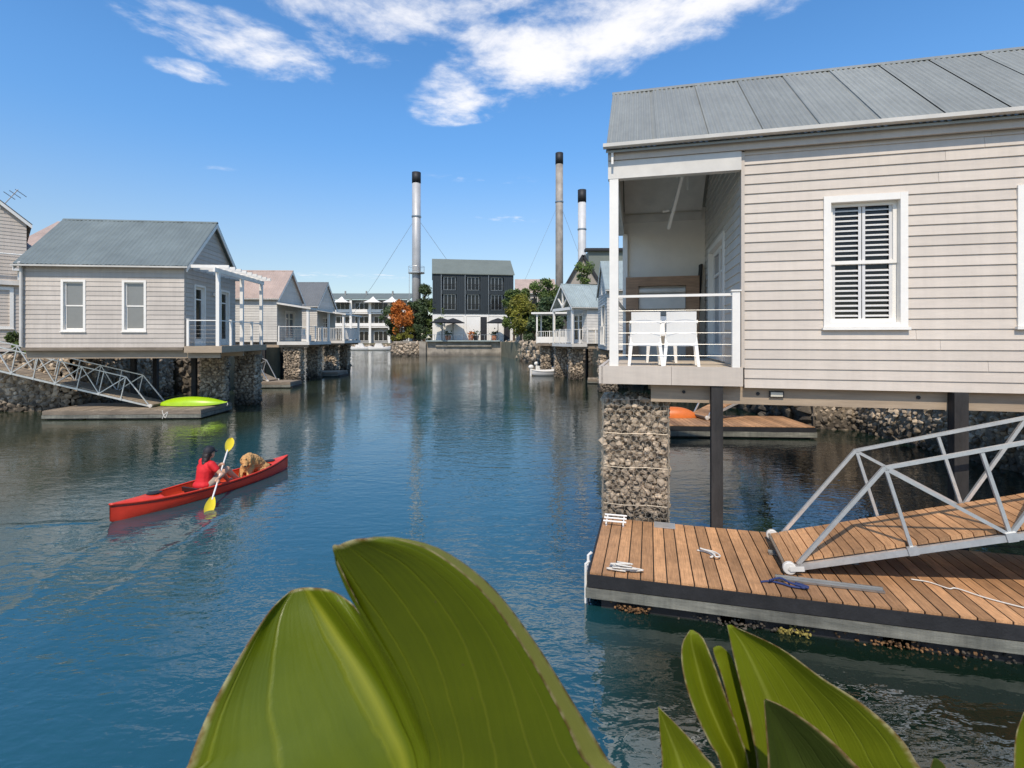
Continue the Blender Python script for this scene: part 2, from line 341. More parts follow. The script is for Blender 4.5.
b = MB(); b.add([(-3000, 590, 2.2), (3000, 590, 2.2), (3000, 3900, 2.2), (-3000, 3900, 2.2)], [(0, 1, 2, 3)])
tag(b.build('far_ground', M['ground'], fix=False), kind='structure')

def stone_wall(name, pts, ztop, thick, label, seed, size=.26, m='stone', bot=-.3):
    rng = random.Random(seed); o = MB()
    for (x0, y0), (x1, y1) in zip(pts, pts[1:]):
        d = Vector((x1 - x0, y1 - y0, 0)); ln = d.length; d.normalize(); nrm = Vector((d.y, -d.x, 0))   # outward on the right hand of travel
        o.hexa([Vector((x0, y0, bot)), Vector((x1, y1, bot)), Vector((x1, y1, bot)) - nrm * thick, Vector((x0, y0, bot)) - nrm * thick,
                Vector((x0, y0, ztop)), Vector((x1, y1, ztop)), Vector((x1, y1, ztop)) - nrm * thick, Vector((x0, y0, ztop)) - nrm * thick], .12)
        nx = max(1, int(ln / size)); nzz = max(1, int((ztop - bot) / (size * .72)))
        for i in range(nx):
            for j in range(nzz + 1):
                p = Vector((x0, y0, bot)) + d * ((i + rng.uniform(.1, .9)) / nx * ln) + nrm * rng.uniform(-.06, .03)
                p.z = bot + (j + rng.uniform(.2, .8)) / (nzz + 1) * (ztop - bot); o.rock(p, size * rng.uniform(.42, .68), rng, rng.uniform(0, 1))
    w_ = o.build(name, M[m]); tag(w_, label, 'wall', None); return w_
stone_wall('stone_wall', [(-27, 20.9), (-18.0, 20.9), (-18.0, 27.2)], 2.3, .45, 'rough stone wall at the waterline beneath the far left aluminium gangway', 1, .24)
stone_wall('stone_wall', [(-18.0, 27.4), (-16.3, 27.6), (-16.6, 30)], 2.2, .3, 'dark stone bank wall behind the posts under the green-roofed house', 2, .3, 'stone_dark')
stone_wall('stone_wall', [(10.0, 17.0), (11.2, 16.6), (11.4, 5.4), (20, 5.4)], 2.28, .3, 'stone bank wall in shade under the big corrugated-roof house', 3, .17)
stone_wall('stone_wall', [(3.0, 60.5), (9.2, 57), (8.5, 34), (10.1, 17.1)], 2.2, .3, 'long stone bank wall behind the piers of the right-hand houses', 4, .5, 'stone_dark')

# ------------------------------------------------------------------ wall, window, roof builders (house-local x, y; z = height above water)
def wmat(o, d, nrm):
    d = Vector(d).normalized(); nrm = Vector(nrm).normalized(); m = Matrix.Identity(4)
    for i, a in enumerate((d, nrm, Vector((0, 0, 1)))): m[0][i], m[1][i], m[2][i] = a
    m.translation = Vector((o[0], o[1], 0)); return m        # wall coordinates: a along, n outward, z up
def boards(mb, a0, a1, z0, z1, opens=(), course=.15, thick=.09, lip=.022, lim=None, rng=None, joint=True):
    rng = rng or random.Random(5); k = 0; z = z0
    while z < z1 - 1e-4:
        zt = min(z + course, z1); cuts = sorted({z, zt} | {q for o in opens for q in (o[2], o[3]) if z < q < zt})
        tj = rng.uniform(0.2, .8); tt = rng.uniform(0, 1); tt2 = rng.uniform(0, 1)
        for zb, zu in zip(cuts, cuts[1:]):
            zm = (zb + zu) / 2; seg = [(a0, a1)]
            for o in opens:
                if o[2] < zm < o[3]:
                    ns_ = []
                    for s0, s1 in seg:
                        if o[0] > s0: ns_.append((s0, min(s1, o[0])))
                        if o[1] < s1: ns_.append((max(s0, o[1]), s1))
                    seg = [q for q in ns_ if q[1] - q[0] > 1e-4]
            f0 = lip * (1 - (zb - z) / course); f1 = lip * (1 - (zu - z) / course)
            for s0, s1 in seg:
                sb0, sb1, st0, st1 = s0, s1, s0, s1
                if lim:
                    l0, l1 = lim(zb); sb0, sb1 = max(s0, l0), min(s1, l1); l0, l1 = lim(zu); st0, st1 = max(s0, l0), min(s1, l1)
                    if sb1 <= sb0: continue
                    if st1 <= st0: st0 = st1 = (st0 + st1) / 2
                j = s0 + tj * (s1 - s0)
                parts = [(sb0, sb1, st0, st1, tt)]
                if joint and s1 - s0 > 2.2 and sb0 < j < sb1 and st0 < j < st1: parts = [(sb0, j - .0015, st0, j - .0015, tt), (j + .0015, sb1, j + .0015, st1, tt2)]
                for p0, p1, q0, q1, tv in parts:
                    mb.hexa([(p0, f0, zb), (p1, f0, zb), (p1, -thick, zb), (p0, -thick, zb), (q0, f1, zu), (q1, f1, zu), (q1, -thick, zu), (q0, -thick, zu)], tv)
        z = zt; k += 1
def window(parent, W, a0, a1, z0, z1, glass='glass', trim=.09, style='sash', louvre=False, name='window', proud=.035):
    m = MB(W); t = trim
    m.box(a0, a0 + t, -.11, proud, z0, z1); m.box(a1 - t, a1, -.11, proud, z0, z1)
    m.box(a0 + t, a1 - t, -.11, proud - .003, z1 - t, z1); m.box(a0 + t, a1 - t, -.11, proud - .003, z0, z0 + t * .8)
    if style != 'door': m.box(a0 - .02, a1 + .02, .005, proud + .03, z0 - .035, z0 - .002)
    fr = m.build(name, M['white'], parent)
    A0, A1, Z0, Z1 = a0 + t + .002, a1 - t - .002, z0 + t * .8 + .002, z1 - t - .002; s = MB(W); st = .045 if style == 'sash' else .09
    zmid = (Z0 + Z1) / 2
    if style == 'sash':
        for q0, q1, d in ((zmid - .02, Z1, -.055), (Z0, zmid + .02, -.075)):
            s.box(A0, A0 + st, d - .03, d, q0, q1); s.box(A1 - st, A1, d - .03, d, q0, q1)
            s.box(A0 + st, A1 - st, d - .03, d - .002, q0, q0 + st); s.box(A0 + st, A1 - st, d - .03, d - .002, q1 - st, q1)
    else:
        am = (A0 + A1) / 2; pan = [(A0, am - .003), (am + .003, A1)] if A1 - A0 > .95 else [(A0, A1)]
        for p0, p1 in pan:
            s.box(p0, p0 + st, -.09, -.05, Z0, Z1); s.box(p1 - st, p1, -.09, -.05, Z0, Z1)
            s.box(p0 + st, p1 - st, -.09, -.052, Z0, Z0 + .2); s.box(p0 + st, p1 - st, -.09, -.052, Z1 - st, Z1); s.box(p0 + st, p1 - st, -.088, -.054, Z1 - .5, Z1 - .45)
    s.build('sash' if style == 'sash' else 'door_leaf', M['white'], fr)
    g = MB(W); g.box(A0 + .01, A1 - .01, -.112 if louvre else -.082, -.108 if louvre else -.078, Z0 + .01, Z1 - .01); g.build('pane', M[glass], fr)
    if louvre:
        q = MB(W); am = (A0 + A1) / 2
        B0, B1 = A0 + st, A1 - st; lw = .035
        for p0, p1 in ((B0, am - .005), (am + .005, B1)):
            q.box(p0, p0 + lw, -.085, -.078, Z0 + st, Z1 - st); q.box(p1 - lw, p1, -.085, -.078, Z0 + st, Z1 - st)
            k = 0; z = Z0 + st + .03
            while z < Z1 - st - .04:
                if abs(z + .02 - zmid) > .045: q.hexa([(p0 + lw, -.104, z + .012), (p1 - lw, -.104, z + .012), (p1 - lw, -.079, z - .004), (p0 + lw, -.079, z - .004), (p0 + lw, -.104, z + .022), (p1 - lw, -.104, z + .022), (p1 - lw, -.079, z + .010), (p0 + lw, -.079, z + .010)])
                z += .066
        q.build('shutter', M['shutter'], fr)
    return fr
def corr_roof(parent, x0, x1, yE, zE, yR, zR, m, pitch=.076, amp=.009, sheet=.76, n=5, thick=.03):
    """corrugated slope from eave (yE, zE) to ridge (yR, zR), corrugations down the slope"""
    o = MB(); d = Vector((0, yR - yE, zR - zE)).normalized(); nr = Vector((1, 0, 0)).cross(d)
    if nr.z < 0: nr = -nr
    rng = random.Random(int(abs(x0 * 77 + yE * 31)) + 1); sx = x0
    while sx < x1 - .01:
        ex = min(sx + sheet, x1); lift = .016; k = max(2, int((ex - sx) / pitch * n)); tv = rng.uniform(.2, .8); a, bb = [], []; ov = .0 if ex >= x1 - .01 else .03
        for i in range(k + 1):
            x = sx + (ex + ov - sx) * i / k; h = amp * math.sin(2 * math.pi * (x - x0) / pitch) + lift * (1 - i / k)
            a.append(Vector((x, yE, zE)) + nr * h); bb.append(Vector((x, yR, zR)) + nr * h)
        o.grid([a, bb], tv); sx = ex
    u = Vector((0, 0, -thick)); e = .012
    o.hexa([Vector((x0, yE, zE - e)) + u, Vector((x1, yE, zE - e)) + u, Vector((x1, yR, zR - e)) + u, Vector((x0, yR, zR - e)) + u,
            Vector((x0, yE, zE - e)), Vector((x1, yE, zE - e)), Vector((x1, yR, zR - e)), Vector((x0, yR, zR - e))], .4)
    return o
def gable_roof(parent, x0, x1, W, ze, zr, m, over=.18, pitch=.076, amp=.009, sheet=.76, n=5):
    ym = W / 2; sl = (zr - ze) / (ym); zE = ze - sl * over
    o = corr_roof(parent, x0, x1, -over, zE, ym, zr, m, pitch, amp, sheet, n)
    o2 = corr_roof(parent, x0, x1, W + over, zE, ym, zr, m, pitch, amp, sheet, n)
    b0 = len(o.v); o.v += o2.v; o.f += [[i + b0 for i in q] for q in o2.f]; o.t += o2.t
    rf = o.build('roof', m, parent, fix=False)
    cpb = MB(); cpb.prism([(-.07, -.052), (0, .010), (.07, -.052), (.07, -.042), (0, .020), (-.07, -.042)], lambda p, d: (d, ym + p[0], zr + p[1] + .014), x0 - .01, x1 + .01); cpb.build('ridge_cap', m, rf)
    return rf, zE
def gutter(parent, x0, x1, y, z, m='white', r=.055):
    o = MB(); poly = [(-r, .0), (-r * .9, -r * .9), (r, -r * .95), (r, .012), (r * .8, .012), (r * .8, -r * .7), (-r * .75, -r * .65), (-r * .8, 0)]
    o.prism(poly, lambda p, d: (d, y + p[0], z + p[1]), x0, x1); return o.build('gutter', M[m], parent)
def verge(parent, x, W, over, zE, zr, t=.16, th=.03, m='white', name='bargeboard'):
    o = MB(); ym = W / 2
    for s in (0, 1):
        y0 = -over if s == 0 else W + over
        o.hexa([(x, y0, zE - .045 - t), (x + th, y0, zE - .045 - t), (x + th, ym, zr - .045 - t), (x, ym, zr - .045 - t), (x, y0, zE - .045), (x + th, y0, zE - .045), (x + th, ym, zr - .045), (x, ym, zr - .045)])
    return o.build(name, M[m], parent)
def railing(parent, p, q, z, h=1.0, posts=2, style='cable', m='white', spacing=.13, endpost=(True, True), pw=.08):
    p, q = Vector((*p, z)), Vector((*q, z)); d = q - p; ln = d.length; up = Vector((0, 0, 1)); o = MB()
    for i in range(posts):
        if (i == 0 and not endpost[0]) or (i == posts - 1 and not endpost[1]): continue
        c = p + d * (i / (posts - 1)); o.bar(c, c + up * (h + .04), pw); o.bar(c + up * (h + .04), c + up * (h + .06), pw * 1.3)
    o.bar(p + up * h, q + up * h, .05, .035)
    r_ = o.build('railing', M[m], parent)
    if style == 'cable':
        c = MB()
        for k in range(1, 6): c.tube([p + up * (h * k / 6.3), q + up * (h * k / 6.3)], .0022, 5)
        c.build('cable', M['steel'], r_)
    else:
        o2 = MB(); o2.bar(p + up * .1, q + up * .1, .045, .03); k = max(2, int(ln / spacing))
        for i in range(1, k): c = p + d * (i / k); o2.bar(c + up * .1, c + up * h, .03)
        o2.build('balusters', M[m], r_)
    return r_
# ------------------------------------------------------------------ the big house at the right
YAW = R(-13.8); AX, AY = 3.145, 7.0
h = zroot('boarded_house', AX, AY, 2.08, YAW, 'big beige weatherboard house with grey corrugated roof and open corner porch', 'house')
def toR(u, v, z): return Vector((AX + u * math.cos(YAW) - v * math.sin(YAW), AY + u * math.sin(YAW) + v * math.cos(YAW), z))
LEN, WID, DK = 9.0, 3.9, 2.595; ZE, ZR = 5.80, 7.44
rng = random.Random(11)
W1 = wmat((0, 0), (1, 0, 0), (0, -1, 0))
o = MB(W1); boards(o, 0.03, LEN, 2.323, 5.62, [(.992, 1.952, 3.14, 4.86), (3.107, 4.067, 3.14, 4.86)], .132, .09, .0165, rng=rng); o.build('boarded_wall', M['siding_beige'], h)
o = MB(); o.box(-.015, .028, -.028, .09, DK + .002, 5.53); o.build('corner_board', M['siding_beige'], h)
window(h, W1, .992, 1.952, 3.14, 4.86, 'glass', .085, louvre=True)
window(h, W1, 3.107, 4.067, 3.14, 4.86, 'glass', .085, louvre=True)
W2 = wmat((0, WID), (0, -1, 0), (-1, 0, 0))          # recessed wall, a runs from the back to the front
def limR(zz):
    k = max(0, (zz - 5.72) / (ZR - .1 - 5.72)) * WID / 2; return (k, WID - k)
o = MB(W2); boards(o, 0.0, WID - .092, DK + .004, ZR - .12, [(.63, 2.53, DK, 4.75)], .132, .06, .016, lim=limR, rng=rng); o.build('porch_side_wall', M['siding_grey'], h)
window(h, W2, .63, 2.53, DK + .02, 4.75, 'doorglass', .09, 'door', name='double_door')
o = MB(); o.box(-1.7, -.0, WID + .002, WID + .09, DK, 5.82); 
for k in range(5): o.box(-1.695, -.05, WID - .012 , WID + .001, DK + .9 + k * .2, DK + 1.09 + k * .2)
o.build('porch_back_wall', M['plaster'], h)
o = MB(); o.box(-1.7, -.065, WID - .04, WID - .0125, 5.5, 5.66); o.build('cornice', M['white_dull'], h)
rf, zE = gable_roof(h, -1.824, LEN, WID, ZE, ZR, M['roof_grey'], .15, amp=.0105, sheet=.70)
for x in (-1.75,): verge(h, x, WID, .15, zE, ZR, .16)
gutter(h, -1.86, LEN, -.20, 5.735, 'white_dull', .052)
gutter(h, -1.86, LEN, WID + .20, 5.735, 'white_dull', .052)
o = MB(); o.box(-1.80, LEN, -.085, -.045, 5.545, 5.71); o.box(-1.80, LEN, WID + .095, WID + .13, 5.545, 5.71); o.build('fascia', M['siding_beige'], h)
o = MB(); o.box(-1.80, -.018, -.06, .06, 5.285, 5.54); o.build('porch_beam', M['white_dull'], h)
o = MB(); o.box(-1.79, -1.67, .062, WID + .08, 5.25, 5.52); o.build('porch_side_beam', M['white_dull'], h)
Wg = wmat((-1.73, WID), (0, -1, 0), (-1, 0, 0))
o = MB(Wg); boards(o, 0, WID, 5.53, ZR - .12, [], .15, .05, .015, lim=limR, rng=rng); o.build('gable_wall', M['siding_beige'], h)
o = MB(); o.box(-1.78, -1.655, -.055, .07, DK - .001, 5.285); o.build('porch_post', M['white'], h)
o = MB(); o.box(-1.70, -1.60, WID - .1, WID - .0, DK - .001, 5.25); o.build('porch_post', M['white'], h)
o = MB()
o.box(-1.87, .0, .0, WID + .1, 2.36, DK - .03)
for k in range(26): o.box(-1.86, -.001, .0 + k * .152, .0 + k * .152 + .144, DK - .03, DK, rng.uniform(0, 1))
o.build('porch_floor', M['porch_board'], h)
o = MB(); o.box(-1.895, -.93, -.075, -.002, 2.343, DK + .004); o.box(-.926, -.0, -.075, -.002, 2.343, DK + .004); o.box(-1.93, -1.872, -.075, WID + .1, 2.345, DK + .002); o.build('porch_fascia', M['siding_beige'], h)
o = MB()
o.box(-1.2, LEN, .10, .17, 2.085, 2.322); o.box(-1.2, LEN, WID - .3, WID - .22, 2.085, 2.322); o.box(-1.2, LEN, WID/2, WID/2 + .07, 2.085, 2.322)
for x in (-1.1, .0, 2.4, 5, 7.5): o.box(x, x + .09, .172, WID - .302, 2.12, 2.318)
o.build('floor_beam', M['beam'], h)
o = MB(); o.box(-.0 + .03, LEN, .0, WID, 2.3235, 2.36); o.build('floor_slab', M['dark_timber'], h)
o = MB()
for s_ in (0, 1):
    ya, yb = (.1, WID / 2) if s_ == 0 else (WID - .002, WID / 2)
    o.hexa([(-1.66, ya, 5.70), (-.07, ya, 5.70), (-.07, yb, ZR - .22), (-1.66, yb, ZR - .22), (-1.66, ya, 5.72), (-.07, ya, 5.72), (-.07, yb, ZR - .20), (-1.66, yb, ZR - .20)])
o.build('porch_ceiling', M['white_dull'], h)
o = MB()
for x in (-.75, .22, 2.12, 3.6):
    o = MB(); o.tube([(x, .099, 2.235), (x, .085, 2.235)], .024, 10); o.build('bolt', M['black'], h)
o = MB(); o.box(.36, .54, .07, .098, 2.19, 2.275); fl = o.build('floor_lamp', M['black'], h)
o = MB(); o.box(.375, .525, .062, .0695, 2.203, 2.262); o.build('lens', M['lamp'], fl)
for u in (-.40, 2.44, 5.4):
    o = MB(); o.box(u, u + .15, -.055, .095, -1.2, 2.32 if u > 0 else 2.34); o.build('pile', M['dark_timber'], h)
for u in (5.4,):
    o = MB(); o.box(u, u + .15, WID - .45, WID - .305, -1.2, 2.3); o.build('pile', M['dark_timber'], h)
railing(h, (-1.655, -.02), (-.085, -.02), DK, 1.0, 2, 'cable', endpost=(False, True), pw=.1)
railing(h, (-1.73, .07), (-1.66, WID - .1), DK, 1.0, 2, 'cable', endpost=(False, False))
# hanging arm under the porch ceiling
o = MB(); o.tube([(-.62, 1.0, 6.15), (-.62, 1.0, 5.35)], .015, 8); o.bar((-.62, 1.0, 5.9), (-.84, 2.2, 5.0), .05, .05); o.bar((-.70, .9, 6.2), (-.78, 1.0, 5.55), .035); o.bar((-.84, 1.9, 5.25), (-.95, 1.95, 5.25), .03)
o.build('ceiling_arm', M['white'], h)
# wood-framed wall unit on the porch back wall
wu = zroot('barbecue_counter', *toR(-.87, WID - .16, 0).xy, DK, YAW, 'wood-framed pale counter unit against the back wall of the big porch', 'counter')
o = MB(); o.box(-.76, .72, -.12, .14, 4.10, 4.29, .3); o.box(-.76, -.50, -.12, .14, DK + .002, 4.10, .6); o.box(.46, .72, -.12, .14, DK + .002, 4.10, .7); o.build('wood_frame', M['wood_warm'], wu)
o = MB(); o.box(-.498, .458, .0, .13, DK + .002, 4.098); o.build('panel', M['siding_grey'], wu)
o = MB(); o.tube([(-.49, -.04, 4.0), (.45, -.04, 4.0)], .055, 12); o.box(-.49, .45, -.06, -.002, 3.62, 3.93); o.build('roller_blind', M['white_dull'], wu)
o = MB(); o.box(-.495, .455, -.1, -.005, DK + .8, DK + .88); o.build('counter_top', M['concrete'], wu)
o = MB(); p0 = toR(-.23, WID - .12, DK + .002); p1 = toR(-.10, WID - .06, DK + 1.95)
o.bar(p0, p1, .16, .035); tag(o.build('leaning_board', M['dark_timber']), 'dark timber board leaning upright beside the porch double door', 'board')
# bar chairs
def make_chair(name, label, x, y, rz):
    c = zroot(name, *toR(x, y, 0).xy, DK, YAW + rz, label, 'chair', 'white porch chairs')
    z = DK
    o = MB(); o.box(-.215, .215, -.185, .24, z + .44, z + .47); o.build('seat', M['chair'], c)
    o = MB(); n_ = 8
    rows = []
    for j in range(9):
        t = j / 8; zz = z + .29 + .49 * t; ww = .200 + .004 * t; bend = .025
        rows.append([Vector((ww * (2 * i / n_ - 1), -.215 - .05 * t + bend * ((2 * i / n_ - 1) ** 2), zz)) for i in range(n_ + 1)])
    o.grid(rows); back = [[p + Vector((0, .025, 0)) for p in r_] for r_ in rows]; o.grid(back)
    ring = lambda r_: [r_[0][i] for i in range(n_ + 1)] + [r_[j][n_] for j in range(1, 9)] + [r_[8][i] for i in range(n_ - 1, -1, -1)] + [r_[j][0] for j in range(7, 0, -1)]
    o.grid([ring(rows), ring(back)], close=True); o.build('backrest', M['chair'], c)
    for sx in (-1, 1):
        o = MB(); o.hexa([(sx * .235 - .02, -.245, z + .001), (sx * .235 + .02, -.245, z + .001), (sx * .235 + .02, -.205, z + .001), (sx * .235 - .02, -.205, z + .001), (sx * .19 - .03, -.185, z + .44), (sx * .19 + .022, -.185, z + .44), (sx * .19 + .022, -.14, z + .44), (sx * .19 - .03, -.14, z + .44)]); o.build('leg', M['chair'], c)
        o = MB(); o.hexa([(sx * .225 - .018, .21, z + .001), (sx * .225 + .018, .21, z + .001), (sx * .225 + .018, .25, z + .001), (sx * .225 - .018, .25, z + .001), (sx * .2 - .035, .18, z + .44), (sx * .2 + .03, .18, z + .44), (sx * .2 + .03, .235, z + .44), (sx * .2 - .035, .235, z + .44)]); o.build('leg', M['chair'], c)
        o = MB(); o.bar((sx * .21, -.19, z + .64), (sx * .21, .16, z + .62), .03, .04); o.bar((sx * .21, .16, z + .62), (sx * .205, .17, z + .47), .03, .04); o.build('armrest', M['chair'], c)
make_chair('porch_chair', 'white moulded porch chair nearest the white corner post', -1.28, .34, R(2))
make_chair('porch_chair', 'white moulded porch chair nearest the double door', -.77, .34, R(-3))
make_chair('porch_chair', 'white moulded chair at the back of the porch, seen between the front pair', -1.0, 1.35, R(178))

# ------------------------------------------------------------------ gabion piers
def hexnet(o, W, a0, a1, z0, z1, n, cell=.085, r=.0024):
    hx = cell; hz = cell * .87; rows = int((z1 - z0) / hz) + 1; cols = int((a1 - a0) / hx) + 1
    rg = random.Random(3)
    def c(a, z): return W @ Vector((min(a1, max(a0, a)), n + rg.uniform(-.004, .006), min(z1, max(z0, z))))
    for j in range(rows):
        for i in range(cols):
            x = a0 + i * hx + (hx / 2 if j % 2 else 0); z = z0 + j * hz; t = hx * .29
            p = [c(x - hx / 2, z - t), c(x, z - 2 * t + .0), c(x + hx / 2, z - t), c(x + hx / 2, z + t)]
            for q0, q1 in ((p[0], p[1]), (p[1], p[2]), (p[2], p[3])):
                if (q1 - q0).length > .01: o.bar(q0, q1, r * 2)
def make_gabion(x, y, rz, w_, d, zb, zt, label, seed, size=.11, net=True, face_n=1.0):
    g = zroot('gabion_pier', x, y, zb, rz, label, 'stone pier', 'stone piers under the canal houses'); rg = random.Random(seed)
    o = MB(); o.box(-w_ / 2 + .05, w_ / 2 - .05, .05, d - .05, zb, zt - .03, .05)
    faces = [(wmat((-w_ / 2, 0), (1, 0, 0), (0, -1, 0)), w_), (wmat((-w_ / 2, d), (0, -1, 0), (-1, 0, 0)), d), (wmat((w_ / 2, 0), (0, 1, 0), (1, 0, 0)), d)]
    for W, ln in faces:
        nx = int(ln / size); nzz = int((zt - zb) / (size * .8))
        for i in range(nx + 1):
            for j in range(nzz + 1):
                zz = zb + (j + rg.uniform(.1, .9)) / (nzz + 1) * (zt - zb); bulge = .02 * math.sin((zz - zb) / .5 * math.pi * 2)
                p = W @ Vector(((i + rg.uniform(.05, .95)) / (nx + 1) * ln, -.03 + rg.uniform(-.02, .03) + bulge, zz))
                o.rock(p, size * rg.uniform(.42, .72), rg, min(1, max(0, rg.gauss(.5, .27))))
    for i in range(int(w_ / size * d / size)): o.rock((rg.uniform(-w_ / 2, w_ / 2), rg.uniform(0, d), zt - .02), size * rg.uniform(.4, .6), rg, rg.uniform(0, .6))
    o.build('stones', M['stone'], g)
    if net:
        o = MB()
        for W, ln in faces: hexnet(o, W, 0, ln, zb + .5, zt, .035)
        for zz in (zt, zt - .5, zt - 1.0, zt - 1.55):
            for W, ln in faces:
                o.tube([W @ Vector((0, .04, zz)), W @ Vector((ln * .33, .045, zz - .012)), W @ Vector((ln * .7, .045, zz + .008)), W @ Vector((ln, .04, zz))], .0045, 5)
        for sx in (-1, 1): o.tube([(sx * (w_ / 2 + .02), -.03, zb), (sx * (w_ / 2 + .015), -.04, zt)], .006, 5)
        o.build('wire_mesh', M['wire'], g)
    return g
p = toR(-1.42, .22, 0)
make_gabion(p.x, p.y, YAW, .9, .9, -.6, 2.1, 'wire-caged stone pier under the porch of the big beige house', 21, .088)
p = toR(-1.42, 2.9, 0)

# ------------------------------------------------------------------ floating docks and gangways
def make_dock(x, y, rz, ln, dp, zt, label, wood='plank', pl=.138, gap=.014, seed=1, rim='black', plank_dir=1):
    d = zroot('floating_dock', x, y, 0.02, rz, label, 'dock'); rg = random.Random(seed)
    o = MB(); k = 0; a = .0
    L0 = ln if plank_dir == 1 else dp
    while a < L0 - .02:
        e = min(a + pl - gap, L0)
        if plank_dir == 1: o.box(a, e, .0 - rg.uniform(0, .012), dp, zt - .035, zt + rg.uniform(-.002, .002), rg.uniform(0, 1))
        else: o.box(0, ln, a, e, zt - .035, zt, rg.uniform(0, 1))
        a += pl
    o.build('deck_boards', M[wood], d)
    o = MB(); o.box(.02, ln - .02, .02, dp - .02, .12, zt - .037); o.build('frame', M['dark_timber'], d)
    o = MB(); e = .035
    for zz0, zz1, m_, pr, nm in ((zt - .155, zt - .018, rim, .03, 'rim_board'), (.05, zt - .165, 'waler', .045, 'waler')):
        if zz1 - zz0 < .02: continue
        q = MB(); q.box(-pr, ln + pr, -pr, -.014, zz0, zz1); q.box(-pr, ln + pr, dp + .002, dp + pr, zz0, zz1); q.box(-pr, -.003, -.0135, dp + .0015, zz0, zz1); q.box(ln + .003, ln + pr, -.0135, dp + .0015, zz0, zz1)
        q.build(nm, M[m_], d)
    o = MB(); 
    for i in range(max(2, int(ln / 1.4))):
        c = (i + .5) / max(2, int(ln / 1.4)) * ln; o.box(c - .62, c + .62, .05, dp - .05, -.4, .118)
    o.build('float', M['black'], d)
    return d
DYAW = R(-15); DXY = (.867, 5.69)
def toD(u, v, z): return Vector((DXY[0] + u * math.cos(DYAW) - v * math.sin(DYAW), DXY[1] + u * math.sin(DYAW) + v * math.cos(DYAW), z + .08))
dk = make_dock(*DXY, DYAW, 7.4, 1.78, .32, 'near timber floating dock with reddish brown boards, in front of the big house', seed=4)
ROOTZ[dk.name] = .02; dk.location.z = .10
o = MB()
for k in range(5): zz = .30 - k * .065; o.tube([(-.055, .10, zz), (-.055, .34, zz)], .014, 8)
for yy in (.10, .34): o.tube([(-.06, yy, -.3), (-.06, yy, .36), (-.02, yy, .40)], .016, 8)
o.build('ladder', M['white'], dk)
rq = random.Random(55)
for cu, sp_, nn, cm in ((.45, .09, 90, 'weed_brown'), (1.55, .22, 80, 'stone_dark'), (2.05, .08, 80, 'weed_yellow'), (3.0, .3, 90, 'weed_brown'), (4.2, .35, 90, 'stone_dark')):
    o = MB()
    for _ in range(nn): o.rock((cu + rq.gauss(0, sp_), .035 + rq.uniform(-.05, .01), -.04 + rq.gauss(0, .03)), rq.uniform(.007, .020), rq, rq.random())
    tag(o.build('barnacle_growth', M[cm], dk), kind='stuff')
o = MB()
for k in range(3):
    o.tube([(.02 - .07 * (1 - k) * 0 + .0, 1.48 + k * .13, .385), (.33, 1.48 + k * .13, .385)], .013, 8)
for xx in (.06, .29): o.tube([(xx, 1.45, .36), (xx, 1.78, .36)], .012, 8); o.tube([(xx, 1.48, .32), (xx, 1.48, .375)], .012, 6); o.tube([(xx, 1.74, .32), (xx, 1.74, .375)], .012, 6)
o.build('boarding_handle', M['white'], dk)
o = MB(); o.box(.70, .98, 1.56, 1.77, .326, .334); o.build('hatch_plate', M['galv'], dk)
o = MB()
for (u0, v0, u1, v1) in ((2.02, 1.02, 2.95, .98), (1.95, .33, 2.95, .30)): o.bar(toD(u0, v0, .335) - toD(0, 0, 0) if 0 else (u0, v0, .336), (u1, v1, .336), .05, .02); o.bar((u0, v0 + .035, .345), (u1, v1 + .035, .345), .012, .04)
o.build('wheel_track', M['steel'], dk)
def rope(name, pts, m, label, r=.008):
    o = MB(); sm = []
    pts = [Vector(q) for q in pts]; ext = [pts[0]] + pts + [pts[-1]]
    for i in range(1, len(ext) - 2):
        for k in range(6):
            t = k / 6; p0, p1, p2, p3 = ext[i - 1:i + 3]
            sm.append(.5 * ((2 * p1) + (p2 - p0) * t + (2 * p0 - 5 * p1 + 4 * p2 - p3) * t * t + (3 * p1 - p0 - 3 * p2 + p3) * t ** 3))
    sm.append(pts[-1]); o.tube(sm, r, 6); return tag(o.build(name, M[m], smooth=True), label, 'rope')
rg = random.Random(8)
rope('mooring_rope', [toD(.27 + .16 * math.cos(a) * (1 - .04 * i) + .03 * math.sin(2.3 * a) + .16 * (i % 2), .11 + .06 * math.sin(a), .33 + .004 * i) for i, a in enumerate([k * .9 for k in range(22)])], 'rope', 'white rope lying in a loose coil at the near corner of the brown dock')
rope('mooring_rope', [toD(1.25 + q[0], .82 + q[1], .33 + .004 * i) for i, q in enumerate([(-.05, .08), (.05, .05), (.12, -.06), (.08, -.12), (.14, -.02), (.02, .07), (.14, .02), (.19, -.09), (.14, -.14), (.10, -.03), (-.02, .05)])], 'rope', 'white rope knotted in a small heap mid deck left of the gangway wheel', .010)
rope('mooring_rope', [toD(1.78 + q[0], .22 + q[1], .33 + .003 * i) for i, q in enumerate([(0, 0), (.1, .03), (.2, 0), (.28, -.05), (.38, -.06), (.42, -.02), (.34, .02), (.38, -.08), (.44, -.05), (.36, -.02), (.43, -.09), (.28, -.02), (.2, .06), (.08, -.03)])], 'rope_blue', 'dark blue rope lying by the metal wheel track on the dock', .011)
rope('mooring_rope', [toD(3.35, .70, .33), toD(3.5, .66, .335), toD(3.62, .55, .335), toD(3.7, .56, .34), toD(3.9, .40, .335), toD(4.3, .2, .335), toD(4.6, .1, .335)], 'rope', 'thin pale rope trailing over the dock boards beneath the near gangway', .007)

